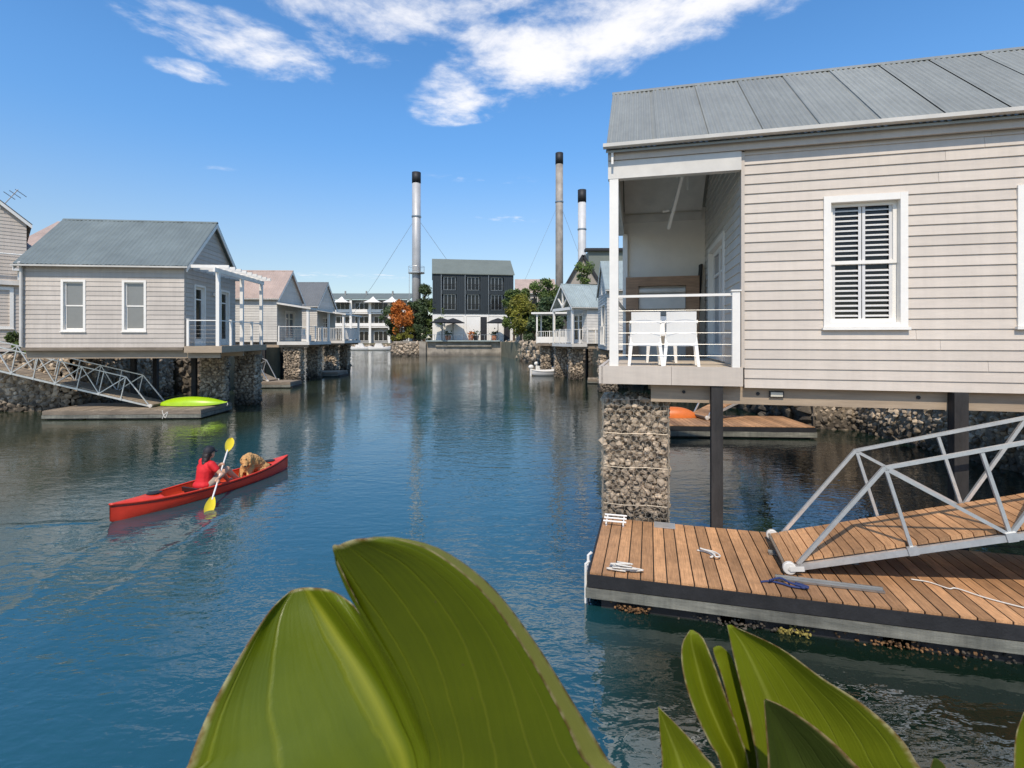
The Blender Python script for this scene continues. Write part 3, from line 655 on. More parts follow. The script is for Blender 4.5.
def make_gangway(loc, rz, slope, ln, width, label, hgt=.80, bay=.86, wood='plank', group=None):
    g = root('gangway', loc, label=label, cat='gangway', rot=None); g.rotation_mode = 'XYZ'
    g.rotation_euler = (Matrix.Rotation(rz, 4, 'Z') @ Matrix.Rotation(-slope, 4, 'Y')).to_euler(); rg = random.Random(int(ln * 10))
    o = MB(); a = .0
    while a < ln - .02: o.box(a, min(ln, a + .091), .055, width - .055, -.045, rg.uniform(-.002, .002), rg.uniform(0, 1)); a += .100
    o.build('deck_boards', M[wood], g)
    o = MB()
    for yy in (.07, width - .11): o.box(.03, ln, yy, yy + .04, -.11, -.046)
    o.box(-.03, -.005, .05, width - .05, -.07, -.0); o.build('joist', M['timber'], g)
    for yy, si in ((.022, -1), (width - .022, 1)):
        q = MB(); T = .036; k = int((ln - bay) / bay)
        q.bar((.08, yy, -.085), (ln, yy, -.085), T, .066)
        q.bar((1.22, yy, hgt), (ln, yy, hgt), T, .038, t=.6)
        q.bar((.12, yy, -.05), (1.22, yy, hgt + .008), T, .038)
        for i in range(k + 1):
            x = 1.22 + bay * i
            if x > ln: break
            q.bar((x, yy, hgt - .025), (x, yy, -.10), .032, .032); q.box(x - .045, x + .045, yy + si * .001, yy + si * .03, -.12, -.03)
            if x + bay < ln:
                if i % 2 == 0: q.bar((x + .02, yy, hgt - .03), (x + bay - .02, yy, -.04), .034, .034)
                else: q.bar((x + .02, yy, -.04), (x + bay - .02, yy, hgt - .03), .034, .034)
        q.build('side_truss', M['galv'], g)
        wv = MB(); cx_, cz_ = .02, -.055
        wy = yy + si * .055
        wv.tube([(cx_, wy - .025, cz_), (cx_, wy - .02, cz_), (cx_, wy + .02, cz_), (cx_, wy + .025, cz_)], [.06, .068, .068, .06], 20); wv.tube([(cx_, wy - .035, cz_), (cx_, wy + .035, cz_)], .018, 10)
        wv.bar((cx_, wy - .034, cz_), (.16, wy - .034, cz_ - .02), .012, .05)
        wv.build('wheel', M['white_dull'], g)
    return g
make_gangway((3.02, 5.66, .525), R(-17), R(16.0), 6.6, .92, 'near aluminium truss gangway with brown boards sloping up from the brown dock')
# ------------------------------------------------------------------ generic canal house. s=+1: body lies at -x of its canal gable (left bank); s=-1: body lies at +x (right bank)
def canal_house(x, y, rz, s, L_, W_, zb, ze, zr, wall, roof, label, near=(), gable=(), course=.17, glass='blind', gglass='glass', rover=.25, over=.2, gov=0., dark_gable=False, name='boarded_house', body_roof=True, pitch=.15, sides=True):
    h = zroot(name, x, y, zb - .3, rz, label, 'house'); rg = random.Random(int(abs(x * 13 + y * 7)))
    bx0, bx1 = (-L_, 0) if s > 0 else (0, L_); slope = (zr - ze) / (W_ / 2)
    def lim(zz):
        k = max(0, (zz - (ze - .12)) / (zr - .12 - (ze - .12))) * W_ / 2; return (k, W_ - k)
    W1 = wmat((0, 0), (1, 0, 0), (0, -1, 0)); o = MB(W1); boards(o, bx0, bx1, zb, ze - .05, [q[:4] for q in near], course, .1, .02, rng=rg); o.build('boarded_wall', M[wall], h)
    for q in near: window(h, W1, *q[:4], glass=glass, trim=.08, style=(q[4] if len(q) > 4 else 'sash'))
    # canal gable
    if s > 0: Wg = wmat((0, 0), (0, 1, 0), (1, 0, 0)); conv = lambda v0, v1: (v0, v1)
    else: Wg = wmat((0, W_), (0, -1, 0), (-1, 0, 0)); conv = lambda v0, v1: (W_ - v1, W_ - v0)
    gl = [(*conv(q[0], q[1]), *q[2:]) for q in gable]
    o = MB(Wg); boards(o, .101 if s > 0 else 0, W_ if s > 0 else W_ - .101, zb, zr - .14, [q[:4] for q in gl], course, .09, .018, lim=lim, rng=rg, joint=False); o.build('gable_wall', M[wall], h)
    for q in gl: window(h, Wg, *q[:4], glass=gglass, trim=.08, style=(q[4] if len(q) > 4 else 'door'), name='door' if (len(q) <= 4 or q[4] == 'door') else 'window')
    o = MB(); o.box(bx0, bx1, W_ - .1, W_, zb, ze - .05); xe = bx0 if s > 0 else bx1 - .1
    o.prism([(.101, zb), (W_ - .101, zb), (W_ - .101, ze - .1), (W_ / 2, zr - .15), (.101, ze - .1)], lambda p, d: (d, p[0], p[1]), xe, xe + .1); o.build('rear_wall', M[wall], h)
    x0, x1 = (bx0 - .15, rover + gov) if s > 0 else (-rover - gov, bx1 + .15)
    rf, zE = gable_roof(h, x0, x1, W_, ze, zr, M[roof], over, pitch, .011, .76, 4)
    verge(h, x1 - .03 if s > 0 else x0, W_, over, zE, zr, .17, .03)
    verge(h, x0 if s > 0 else x1 - .03, W_, over, zE, zr, .17, .03)
    gutter(h, x0, x1, -over - .05, zE - .03, 'white_dull', .055)
    o = MB(); o.box(bx0, bx1, -.045, -.021, ze - .24, ze - .06); o.build('fascia', M['white_dull'], h)
    o = MB(); o.box(bx0, bx1, .0, W_, zb - .06, zb - .003); o.build('floor_slab', M['dark_timber'], h)
    return h
def under(h, x0, x1, W_, zb, piles, m='beam', depth=.26, pback=False):
    o = MB()
    for yy in (.1, W_ * .5, W_ - .2): o.box(x0, x1, yy, yy + .09, zb - depth - .06, zb - .062)
    o.build('floor_beam', M[m], h)
    for px_ in piles:
        for yy in ((2.45 if pback else .12), W_ - .3):
            q = MB(); q.box(px_, px_ + .17, yy - .03, yy + .14, -1, zb - .061); q.build('pile', M['dark_timber'], h)
def porch_deck(h, x0, x1, W_, z, fas='white_dull', th=.2):
    o = MB(); o.box(x0, x1, -.05, W_ + .05, z - .05, z); o.build('porch_floor', M['plank_grey'], h)
    o = MB(); o.box(x0, x1, -.09, -.052, z - th, z + .004); o.box(x1 + .0, x1 + .04, -.09, W_ + .05, z - th, z + .004) if x1 > x0 and x1 > 0 else o.box(x0 - .04, x0, -.09, W_ + .05, z - th, z + .004); o.build('porch_fascia', M[fas], h)

# ------------------------------------------------------------------ left bank houses
A6 = R(6)
h1 = canal_house(-12.03, 18.8, A6, 1, 5.45, 4.3, 2.66, 5.80, 7.72, 'siding_left', 'roof_green', 'beige weatherboard house with dark green roof and white pergola, behind the green kayak',
    near=[(-4.16, -3.34, 3.24, 5.1), (-2.12, -1.30, 3.24, 5.1)], gable=[(.69, 1.54, 2.70, 5.05), (2.83, 3.68, 2.70, 5.05)], rover=.2)
porch_deck(h1, .03, 1.3, 4.3, 2.70, 'beam', .24)
under(h1, -5.4, 1.2, 4.3, 2.62, (-3.3, -.95), 'beam', .3, True)
o = MB(); o.box(-5.42, -.0, -.1, -.03, 2.55, 2.655); o.build('bearer_board', M['timber'], h1)
for yy in (.02, 2.12, 4.2):
    q = MB(); q.box(1.08, 1.20, yy, yy + .12, 2.70, 5.42); q.build('pergola_post', M['white'], h1)
o = MB(); o.box(1.10, 1.18, -.25, 4.5, 5.42, 5.58); o.build('pergola_beam', M['white'], h1)
o = MB()
for k in range(9): yy = .0 + k * .53; o.box(.03, 1.55, yy, yy + .055, 5.585, 5.70)
o.build('pergola_rafters', M['white'], h1)
railing(h1, (.1, .06), (1.08, .06), 2.70, .95, 2, 'cable', endpost=(True, False))
railing(h1, (1.14, .14), (1.14, 4.2), 2.70, .95, 5, 'cable', endpost=(False, False))
o = MB(); o.tube([(-5.40, -.10, 2.7), (-5.40, -.10, 5.5), (-5.40, -.2, 5.68)], .05, 8); o.build('downpipe', M['white_dull'], h1)
o = MB(); o.box(.03, .16, 2.15, 2.27, 4.72, 4.84); o.build('wall_lamp', M['white'], h1)
def L1w(u, v): return Vector((-12.03 + u * math.cos(A6) - v * math.sin(A6), 18.8 + u * math.sin(A6) + v * math.cos(A6), 0))
p = L1w(-.10, 2.35); make_gabion(p.x, p.y, A6, .92, .45, -.5, 2.36, 'pale stone pier beside the green kayak under the pergola house', 31, .13, False)
p = L1w(.50, 4.1); make_gabion(p.x, p.y, A6, .85, .8, -.5, 2.36, 'dark wet stone pier farther back under the pergola house', 32, .13, False)
h2 = canal_house(-15.6, 34, R(2), 1, 6.2, 4.4, 2.74, 5.80, 7.75, 'siding_grey', 'roof_pink', 'grey house with pinkish tan roof and lean-to porch, second along the left side', gable=[(1.3, 3.0, 2.76, 4.9)], rover=.2, gglass='doorglass')
def lean_porch(h, W_, z, x1, zt, rails='cable'):
    porch_deck(h, .03, x1, W_, z, 'white_dull', .22)
    o = MB(); o.hexa([(.03, -.15, zt), (x1 + .15, -.15, zt - .35), (x1 + .15, W_ + .1, zt - .35), (.03, W_ + .1, zt), (.03, -.15, zt + .12), (x1 + .15, -.15, zt - .23), (x1 + .15, W_ + .1, zt - .23), (.03, W_ + .1, zt + .12)]); o.build('porch_roof', M['white_dull'], h)
    for yy in (0, W_ - .15):
        q = MB(); q.box(x1 - .18, x1 - .03, yy, yy + .15, z, zt - .34); q.build('porch_post', M['white'], h)
    railing(h, (.1, .05), (x1 - .1, .05), z, 1.0, 2, rails, endpost=(True, False))
    railing(h, (x1 - .1, .15), (x1 - .1, W_ - .15), z, 1.0, 4, rails, endpost=(False, False))
lean_porch(h2, 4.4, 2.76, 2.1, 5.25)
o = MB(); o.box(1.0, 1.5, 1.6, 2.1, 2.77, 3.2); o.box(1.0, 1.1, 1.6, 2.1, 3.2, 3.65); tb = tag(o.build('armchair', M['chair']), 'white boxy seat standing on the porch of the pinkish-roofed house', 'armchair'); tb.location = (-15.6, 34, 0); tb.rotation_euler = (0, 0, R(2))
under(h2, -6, 2.0, 4.4, 2.7, (-3.4, -1.0))
make_gabion(-14.75, 34.3, R(2), 1.05, .8, -.5, 2.4, 'stone pier beside the small dock under the pinkish-roofed house', 33, .15, False)
make_gabion(-14.65, 37.6, R(2), .8, .8, -.5, 2.4, 'stone pier at the back under the pinkish-roofed house porch', 34, .15, False)
h3 = canal_house(-15.75, 41.4, R(0), 1, 6.2, 4.2, 2.78, 5.75, 7.72, 'siding_grey', 'roof_slate', 'grey house with slate-grey roof and white baluster porch, farthest on the left', gable=[(1.2, 2.6, 2.8, 4.8)], rover=.15)
lean_porch(h3, 4.2, 2.80, 2.2, 5.2, 'baluster')
under(h3, -6, 2.1, 4.2, 2.74, (-3.0,))
make_gabion(-15.0, 42.2, 0, .9, .8, -.5, 2.45, 'stone pier under the front of the white baluster porch', 35, .17, False)
make_gabion(-14.85, 45.2, 0, .7, .8, -.5, 2.45, 'last stone pier of the left row, beneath the white baluster porch end', 36, .17, False)
# house cut by the left edge and the roof behind
h0 = canal_house(-24.0, 25.0, R(3), 1, 9, 6.4, 2.35, 8.75, 11.6, 'render_beige', 'roof_slate', 'two-storey grey house at the left edge of the photo', rover=.2, name='rendered_house')
for o_ in [h0]: o_.rotation_euler = (0, 0, R(-45)); o_.location = (-28.35, 20.6, 2.05)
Wg0 = wmat((0, 0), (0, 1, 0), (1, 0, 0))
window(h0, Wg0, 5.15, 5.95, 3.45, 5.45, trim=.14, proud=.06); window(h0, Wg0, 4.1, 5.2, 5.77, 8.0, trim=.18, proud=.06, style='door', glass='doorglass')
o = MB(); o.box(.02, .22, -.3, 6.5, 5.55, 5.75); o.build('ledge', M['white_dull'], h0)
o = MB(); o.tube([(.5, 4, 7.0), (.5, 7.6, 7.0)], .04, 8); o.box(.3, .75, 5.9, 6.4, 6.2, 6.3); o.box(.42, .56, 6.07, 6.21, 5.76, 6.2); o.build('balcony_rail', M['white'], h0)
o = MB(); o.tube([(.1, 5.5, 9.2), (.1, 6.1, 10.2)], .02, 6); 
for k in range(3): o.tube([(.1, 5.6 + .2 * k, 10.0 + .1 * k), (.1, 6.0 + .2 * k, 9.7 + .1 * k)], .02, 6)
o.build('antenna', M['steel'], h0)
hp = canal_house(-24.2, 30.0, R(4), 1, 9, 7, 2.35, 8.2, 10.45, 'render_beige', 'roof_pink', 'pinkish tan roofed house showing between the left edge house and the green roof', rover=.2, name='rendered_house')
hp.location.x += 4.4
# left dock, green kayak, gangway
p = PZ(45, 411, .30)
dl = make_dock(-17.15, 18.75, R(2.5), 5.6, 2.2, .34, 'weathered grey-brown dock carrying the green kayak below the pergola house', 'plank_grey', .15, .008, 9, 'timber')
gl_ = make_gangway((-13.75, 20.5, .46), R(180), R(13.2), 8.2, .95, 'weathered aluminium truss gangway sloping down to the left dock from the left edge', wood='plank_grey')
def kayak_hull(L_, B_, D_, sheer, n=40, m=13, power=2.3, plumb=True, shift=0):
    """closed lens-shaped hull: rows along x of outer half sections"""
    rows = []
    for i in range(n + 1):
        t = -1 + 2 * i / n; x = t * L_ / 2; hb = max(.012, B_ / 2 * (1 - abs(t) ** power)); top = D_ + sheer * abs(t) ** 3
        keel = -.09 + (.11 * max(0, abs(t) - .9) / .1 if plumb else .20 * abs(t) ** 3)
        r_ = []
        for k in range(m):
            a = -math.pi / 2 + math.pi * k / (m - 1); yy = hb * math.copysign(abs(math.sin(a)) ** .6, math.sin(a)); zz = top - (top - keel) * abs(math.cos(a)) ** .75
            r_.append(Vector((x, yy, zz)))
        rows.append(r_)
    return rows
k_ = root('kayak', (-12.6, 20.15, .345), R(3), 'bright lime green kayak lying upside down on the weathered dock', 'kayak')
o = MB(); rows = []
for i in range(33):
    t = -1 + 2 * i / 32; hb = max(.02, .36 * (1 - abs(t) ** 2.4)); zt_ = max(.03, .30 * (1 - abs(t) ** 2.6) + .05 * (1 - abs(t)))
    rows.append([Vector((t * 1.36, hb * math.cos(a), .02 + .10 * max(0, t) ** 4 + zt_ * math.sin(a))) for a in [math.pi * k / 12 for k in range(13)]])
o.grid(rows); o.grid([[r_[12] for r_ in rows], [r_[0] for r_ in rows]]); o.build('hull', M['kayak_green'], k_, smooth=True)
o = MB(); o.tube([(1.33, .05, .12), (1.40, -.05, .04), (1.38, -.08, .0)], .012, 6); o.build('grab_cord', M['rope'], k_)
rope('mooring_rope', [(-12.7, 18.62, .33), (-12.75, 18.66, .35), (-12.68, 18.63, .2), (-12.6, 18.62, .1), (-12.55, 18.65, .3), (-12.65, 18.62, .2), (-12.72, 18.62, .06)], 'rope', 'tan rope hanging over the front edge of the weathered dock', .014)
make_dock(-15.3, 30.6, R(2), 2.0, 1.7, .36, 'small dock floating beside the pier of the pinkish-roofed house', 'plank_grey', .15, .008, 12, 'timber')
make_dock(-15.4, 39.6, 0, 1.9, 2.4, .36, 'small dock floating below the white baluster porch', 'plank_grey', .15, .008, 13, 'timber')
make_gangway((-14.6, 32.0, .44), R(165), R(20), 5.2, .85, 'short gangway in shadow between the two nearest left houses', wood='plank_grey')

# ------------------------------------------------------------------ right bank houses behind
hr2 = canal_house(5.15, 27.7, R(-4), -1, 7, 4.9, 2.35, 5.75, 7.5, 'siding_grey', 'roof_blue', 'pale grey gabled house partly hidden behind the white porch post', near=[(1.2, 1.9, 3.3, 4.9)], gable=[(.8, 2.9, 2.6, 4.95, 'sash'), (2.25, 2.75, 5.55, 6.5, 'sash')], rover=.12, gglass='glass')
railing(hr2, (-.08, 1.15), (-.08, 2.65), 2.62, 1.0, 3, 'cable'); under(hr2, .1, 7, 4.9, 2.3, (3.0,))
make_gabion(5.35, 28.3, R(-4), .95, 1.0, -.5, 2.0, 'stone pier under the near corner of the pale grey gabled house', 41, .15, False)
make_gabion(6.5, 31.0, R(-4), 1.0, 1.0, -.5, 2.0, 'stone pier under the far corner of the pale grey gabled house', 42, .15, False)
hr3 = canal_house(5.33, 36.4, R(20), -1, 5.5, 3.2, 2.6, 5.38, 6.95, 'white_dull', 'roof_blue', 'small white house with open trussed porch gable and blue-grey roof', near=[], gable=[(.6, 2.2, 2.62, 4.8)], rover=1.3, course=.2)
porch_deck(hr3, -1.2, -.03, 3.2, 2.6, 'white_dull', .22)
for yy in (.0, 3.06):
    q = MB(); q.box(-1.2, -1.06, yy, yy + .14, 2.6, 5.0); q.build('porch_post', M['white'], hr3)
o = MB(); o.box(-1.22, -1.06, -.1, 3.3, 5.0, 5.2); o.bar((-1.14, 1.6, 5.2), (-1.14, 1.6, 6.75), .1); o.bar((-1.14, 1.6, 5.25), (-1.14, .8, 5.95), .09); o.bar((-1.14, 1.6, 5.25), (-1.14, 2.4, 5.95), .09); o.box(-1.06, 0, .0, .12, 5.0, 5.18); o.build('gable_truss', M['white'], hr3)
railing(hr3, (-1.13, .15), (-1.13, 3.05), 2.6, 1.0, 4, 'baluster', spacing=.2, endpost=(False, False)); railing(hr3, (-1.06, .06), (-.05, .06), 2.6, 1.0, 3, 'cable', endpost=(False, False)); railing(hr3, (.0, -.08), (1.3, -.08), 2.6, 1.0, 3, 'cable'); under(hr3, -1.1, 5.4, 3.2, 2.56, (1.5,))
make_gabion(4.65, 37.0, R(0), .9, .9, -.5, 2.25, 'sunlit stone pier under the small white house with the trussed gable', 43, .15, False)
make_gabion(3.75, 39.2, R(0), .85, .9, -.5, 2.25, 'shaded stone pier behind the motor dinghy', 44, .15, False)
make_dock(5.0, 33.6, R(-8), 2.2, 1.4, .3, 'small dock between the piers of the right-hand houses', 'plank_grey', .15, .008, 15, 'timber')
pg = zroot('pergola', 3.0, 42.5, 2.5, R(-10), 'white flat pergola with railing on a deck beyond the trussed gable house', 'pergola')
o = MB(); o.box(-1.1, 2.5, 0, 3.2, 2.35, 2.55); o.build('deck', M['timber'], pg)
for xx, yy in ((-1, .05), (-1, 3), (2.3, .05), (2.3, 3)): q = MB(); q.box(xx, xx + .12, yy, yy + .12, 2.55, 5.0); q.build('post', M['white'], pg)
o = MB(); o.box(-1.4, 2.6, -.15, 3.3, 5.0, 5.14); o.build('flat_roof', M['white'], pg)
railing(pg, (-.95, .0), (2.3, .0), 2.55, 1.0, 4, 'baluster', spacing=.18); o = MB(); o.box(-.95, 2.3, -.02, .0, 2.6, 3.1); o.build('screen', M['white'], pg)
make_gabion(2.8, 43.2, R(-10), .75, .9, -.5, 2.34, 'stone pier below the white flat pergola', 45, .17, False)
# motor dinghy
bt = root('motor_dinghy', (2.75, 41.0, 0), R(200), 'small grey motor dinghy with white outboard moored by the right-hand piers', 'boat')
o = MB(); rows = kayak_hull(2.6, 1.2, .38, .12, 20, 9, 2.6, False); o.grid(rows); o.grid([[q[0] + Vector((0, .06, 0)) for q in rows], [Vector((q[0].x, 0, .12)) for q in rows], [q[-1] - Vector((0, .06, 0)) for q in rows]]); o.build('hull', M['chim_white'], bt, smooth=True)
o = MB(); o.tube([q[0] for q in rows], .05, 6); o.tube([q[-1] for q in rows], .05, 6); o.build('rubbing_strake', M['white'], bt)
o = MB(); o.box(-.3, .0, -.45, .45, .30, .34); o.box(.5, .75, -.4, .4, .30, .34); o.build('thwart', M['white'], bt)
o = MB(); o.ell((1.32, 0, .72), (.22, .14, .16)); o.box(1.30, 1.40, -.06, .06, .0, .6); o.build('outboard_motor', M['white'], bt)
bt2 = root('motor_dinghy', (3.5, 44.4, 0), R(190), 'white dinghy tucked under the flat pergola deck', 'boat')
o = MB(); rows = kayak_hull(2.8, 1.3, .5, .15, 20, 9, 2.6, False); o.grid(rows); o.grid([[q[0] + Vector((0, .06, 0)) for q in rows], [Vector((q[0].x, 0, .14)) for q in rows], [q[-1] - Vector((0, .06, 0)) for q in rows]]); o.build('hull', M['white'], bt2, smooth=True)
o = MB(); o.box(-.3, .0, -.5, .5, .36, .4); o.box(.5, .8, -.45, .45, .36, .4); o.build('thwart', M['white_dull'], bt2)
o = MB(); o.ell((1.42, 0, .8), (.2, .14, .17)); o.box(1.38, 1.48, -.06, .06, .0, .7); o.build('outboard_motor', M['white'], bt2)
# dock behind the big house, its gangway and an orange kayak
fd = make_dock(4.6, 15.5, R(-4), 4.4, 2.1, .36, 'brown dock seen beneath the big house behind the stone pier', seed=17, pl=.15)
make_gangway((6.2, 16.4, .49), R(14), R(22), 4.5, .85, 'brown gangway climbing from the dock beneath the big house')
ok_ = root('kayak', (4.35, 15.6, .36), R(-6), 'orange kayak lying on the dock behind the stone pier, seen beneath the big house', 'kayak')
ok_.location = (5.35, 17.1, .365)
o = MB(); rows = []
for i in range(25):
    t = -1 + 2 * i / 24; hb = max(.02, .34 * (1 - abs(t) ** 2.4)); zt_ = max(.03, .34 * (1 - abs(t) ** 2.6))
    rows.append([Vector((t * .9, hb * math.cos(a) * .8, .0 + zt_ * math.sin(a))) for a in [math.pi * k / 12 for k in range(13)]])
o.grid(rows); o.grid([[r_[12] for r_ in rows], [r_[0] for r_ in rows]]); o.build('hull', M['orange'], ok_, smooth=True)
o = MB(); o.bar((-.9, 0, .05), (.9, 0, .05), .03, .06); o.build('keel_strip', M['black'], ok_)
# ------------------------------------------------------------------ canoe, paddler, dog
ka = math.atan2(3.45, 1.33)
KX, KY = -5.86, 10.07
def K(x, y, z): return Vector((KX + x * math.cos(ka) - y * math.sin(ka), KY + x * math.sin(ka) + y * math.cos(ka), z))
cn = root('canoe', (KX, KY, 0), ka, 'long red open canoe gliding on the water, carrying a paddler and a dog', 'canoe')
rows = kayak_hull(3.75, .70, .19, .10, 60, 17, 2.2)
o = MB(); o.grid(rows); o.grid([[rows[i][0], rows[i][8], rows[i][16]] for i in (0,)] * 1 + [[rows[0][0], rows[0][8], rows[0][16]]]) if 0 else None
inner = [[Vector((p.x, p.y * .93, max(p.z, .03) + (0 if k in (0, 16) else .0))) for k, p in enumerate(r_)] for r_ in rows]
hull = o.build('hull', M['kayak'], cn, smooth=True)
o = MB(); sel = [i for i in range(61) if abs(-1 + 2 * i / 60) < .97]
o.grid([[Vector((rows[i][k].x, rows[i][k].y * .92, max(.035, rows[i][k].z) if k not in (0, 16) else rows[i][k].z - .005)) for k in range(17)] for i in sel]); o.build('hull_inside', M['kayak_in'], cn, smooth=True, fix=False)
o = MB()
for k in (0, 16): o.tube([rows[i][k] + Vector((0, 0, .004)) for i in range(61)], .017, 8)
o.build('gunwale', M['kayak'], cn, smooth=True)
o = MB()
for k, s_ in ((0, -1), (16, 1)): o.tube([Vector((rows[i][k].x, rows[i][k].y * 1.0 + s_ * .002, rows[i][k].z - .032)) for i in range(61)], .006, 6)
o.build('rubbing_strip', M['black'], cn)
for lo, hi, cut in ((-1, -.60, 1), (.66, 1, 0)):
    ii = [i for i in range(61) if lo <= -1 + 2 * i / 60 <= hi]; o = MB()
    o.grid([[Vector((rows[i][0].x, rows[i][0].y * (1 - k / 4), rows[i][0].z + .012 + .045 * math.sin(math.pi * k / 8) * min(1, abs(rows[i][0].y) * 6))) for k in range(9)] for i in ii]); o.build('end_deck', M['kayak'], cn, smooth=True, fix=False)
for xx in (-1.16, 1.36):
    o = MB(); o.ell((xx, 0, .285), (.13, .10, .02)); o.build('hatch', M['black'], cn)
SX = -.22    # seat along the canoe
o = MB(); o.box(SX - .22, SX + .16, -.24, .24, .06, .10); o.hexa([(SX - .26, -.24, .10), (SX - .20, -.24, .10), (SX - .20, .24, .10), (SX - .26, .24, .10), (SX - .30, -.20, .19), (SX - .26, -.20, .19), (SX - .26, .20, .19), (SX - .30, .20, .19)]); o.build('seat', M['black'], cn)

def apply_mods(o):
    dg = bpy.context.evaluated_depsgraph_get(); dg.update(); me = bpy.data.meshes.new_from_object(o.evaluated_get(dg), depsgraph=dg)
    o.modifiers.clear(); me.materials.clear()
    for mm in o.data.materials: me.materials.append(mm)
    o.data = me; me.polygons.foreach_set('use_smooth', [True] * len(me.polygons)); return o
def remesh(o, vox=.008, smooth=6):
    m = o.modifiers.new('r', 'REMESH'); m.mode = 'VOXEL'; m.voxel_size = vox
    if smooth: s = o.modifiers.new('s', 'SMOOTH'); s.iterations = smooth; s.factor = .5
    return apply_mods(o)
pr = root('person', K(SX, 0, .10), ka, 'paddler in red T-shirt and black cap sitting in the red canoe, holding a yellow-bladed paddle', 'person')
# local frame: x forward, y left, z up from the seat
def limb(o, pts, rs, n=12):
    o.tube(pts, rs, n)
    for p_, r_ in zip(pts, rs): o.ell(p_, r_ * .99, nu=12, nv=8)
HR, HL = Vector((-.11, -.50, .20)), Vector((.283, -.168, .415))       # hands on the shaft
PD = (HL - HR).normalized()
SHR, SHL = Vector((.02, -.185, .475)), Vector((.10, .165, .485))
ELR, ELL = Vector((.10, -.36, .27)), Vector((.32, .06, .32))
b_ = MB()
limb(b_, [(0, 0, .08), (.02, 0, .2), (.045, 0, .33), (.06, 0, .43)], [.145, .13, .14, .11])
b_.ell((.0, 0, .07), (.16, .19, .10)); b_.ell((.05, -.0, .38), (.11, .19, .13)); b_.ell((.065, 0, .47), (.07, .14, .05))
limb(b_, [(.07, 0, .47), (.095, 0, .575)], [.055, .05])
b_.ell((.12, .0, .665), (.098, .076, .115)); b_.ell((.155, 0, .62), (.07, .06, .07)); b_.ell((.215, .0, .650), (.022, .014, .02)); b_.ell((.20, 0, .615), (.02, .025, .012))
for s_ in (-1, 1): b_.ell((.115, s_ * .077, .655), (.022, .01, .03)); b_.ell((.205, s_ * .03, .675), (.012, .014, .01))
limb(b_, [SHR, ELR, HR + Vector((-.01, .03, .03))], [.054, .042, .027]); limb(b_, [SHL, ELL, HL + Vector((-.01, .03, .01))], [.054, .042, .027])
def hand(o, H, frm):
    d = PD; f_ = (H - frm).normalized(); sd_ = d.cross(f_).normalized(); o.ell(H - sd_ * .0 - f_ * .028, (.034, .034, .040))
    for k in range(4):
        c = H + d * (-.030 + .02 * k); r_ = .0085
        pts = [c - f_ * .018 + sd_ * .022, c + f_ * .006 + sd_ * .028, c + f_ * .026 + sd_ * .010, c + f_ * .024 - sd_ * (.012 + .002 * (k % 2)), c + f_ * .004 - sd_ * .024]
        o.tube(pts, [r_, r_, r_, r_ * .95, r_ * .85], 8)
    o.tube([H - f_ * .02 - d * .0, H - sd_ * .026 + d * .012, H + f_ * .012 - sd_ * .026 + d * .034], [.011, .010, .008], 8)
hand(b_, HR, ELR); hand(b_, HL, ELL)
for s_ in (-1, 1):
    kn = Vector((.40, s_ * .13, .29 if s_ < 0 else .34)); an = Vector((.70 if s_ < 0 else .62, s_ * .11, .0))
    limb(b_, [(.03, s_ * .095, .07), kn, ], [.088, .062]); limb(b_, [kn, kn * .62 + an * .38 + Vector((-.02, 0, -.0)), an], [.06, .056, .036])
    b_.ell(an + Vector((.07, 0, -.01)), (.11, .045, .035), None); b_.ell(an + Vector((.15, 0, -.005)), (.05, .045, .025))
body = b_.build('body', M['skin'], pr, smooth=True); remesh(body, .0085, 5)
b_ = MB()
limb(b_, [(0, 0, .06), (.02, 0, .2), (.042, 0, .33), (.058, 0, .43)], [.165, .152, .16, .128]); b_.ell((.05, 0, .38), (.128, .205, .145)); b_.ell((.065, 0, .475), (.085, .165, .058)); b_.ell((-.01, 0, .08), (.175, .195, .11))
limb(b_, [SHR, SHR.lerp(ELR, .46)], [.072, .062]); limb(b_, [SHL, SHL.lerp(ELL, .46)], [.072, .062])
sh = b_.build('t_shirt', M['shirt'], pr, smooth=True); remesh(sh, .012, 5)
b_ = MB()
for s_ in (-1, 1):
    kn = Vector((.40, s_ * .13, .29 if s_ < 0 else .34)); limb(b_, [(.0, s_ * .095, .065), Vector((.03, s_ * .095, .07)).lerp(kn, .30)], [.105, .095])
b_.ell((0, 0, .05), (.175, .2, .10)); st_ = b_.build('shorts', M['shorts'], pr, smooth=True); remesh(st_, .012, 4)
b_ = MB(); b_.ell((.095, 0, .67), (.098, .089, .105)); b_.ell((.05, 0, .60), (.07, .085, .10)); b_.ell((.02, -.01, .53), (.055, .075, .075)); b_.ell((-.02, -.02, .47), (.035, .05, .06))
hr_ = b_.build('hair', M['hair'], pr, smooth=True); remesh(hr_, .011, 3)
b_ = MB(); rows_ = []
for j in range(7):
    th = math.pi / 2 * j / 6; rows_.append([Vector((.115 + .112 * math.cos(th) * math.cos(a), .096 * math.cos(th) * math.sin(a), .695 + .105 * math.sin(th))) for a in [2 * math.pi * k / 20 for k in range(20)]])
b_.grid(rows_, close=True); vis = []
for j in range(4):
    q = j / 3; vis.append([Vector((.115 + (.10 + .085 * q) * math.cos(a), .094 * math.sin(a) * (1 - .12 * q), .700 - .014 * q - .02 * abs(math.sin(a)) * q)) for a in [R(-62 + 124 * k / 10) for k in range(11)]])
b_.grid(vis); b_.grid([[p_ - Vector((0, 0, .006)) for p_ in r_] for r_ in vis]); b_.ell((.115, 0, .80), .01, nu=8, nv=5); b_.build('cap', M['cap'], pr, smooth=True)
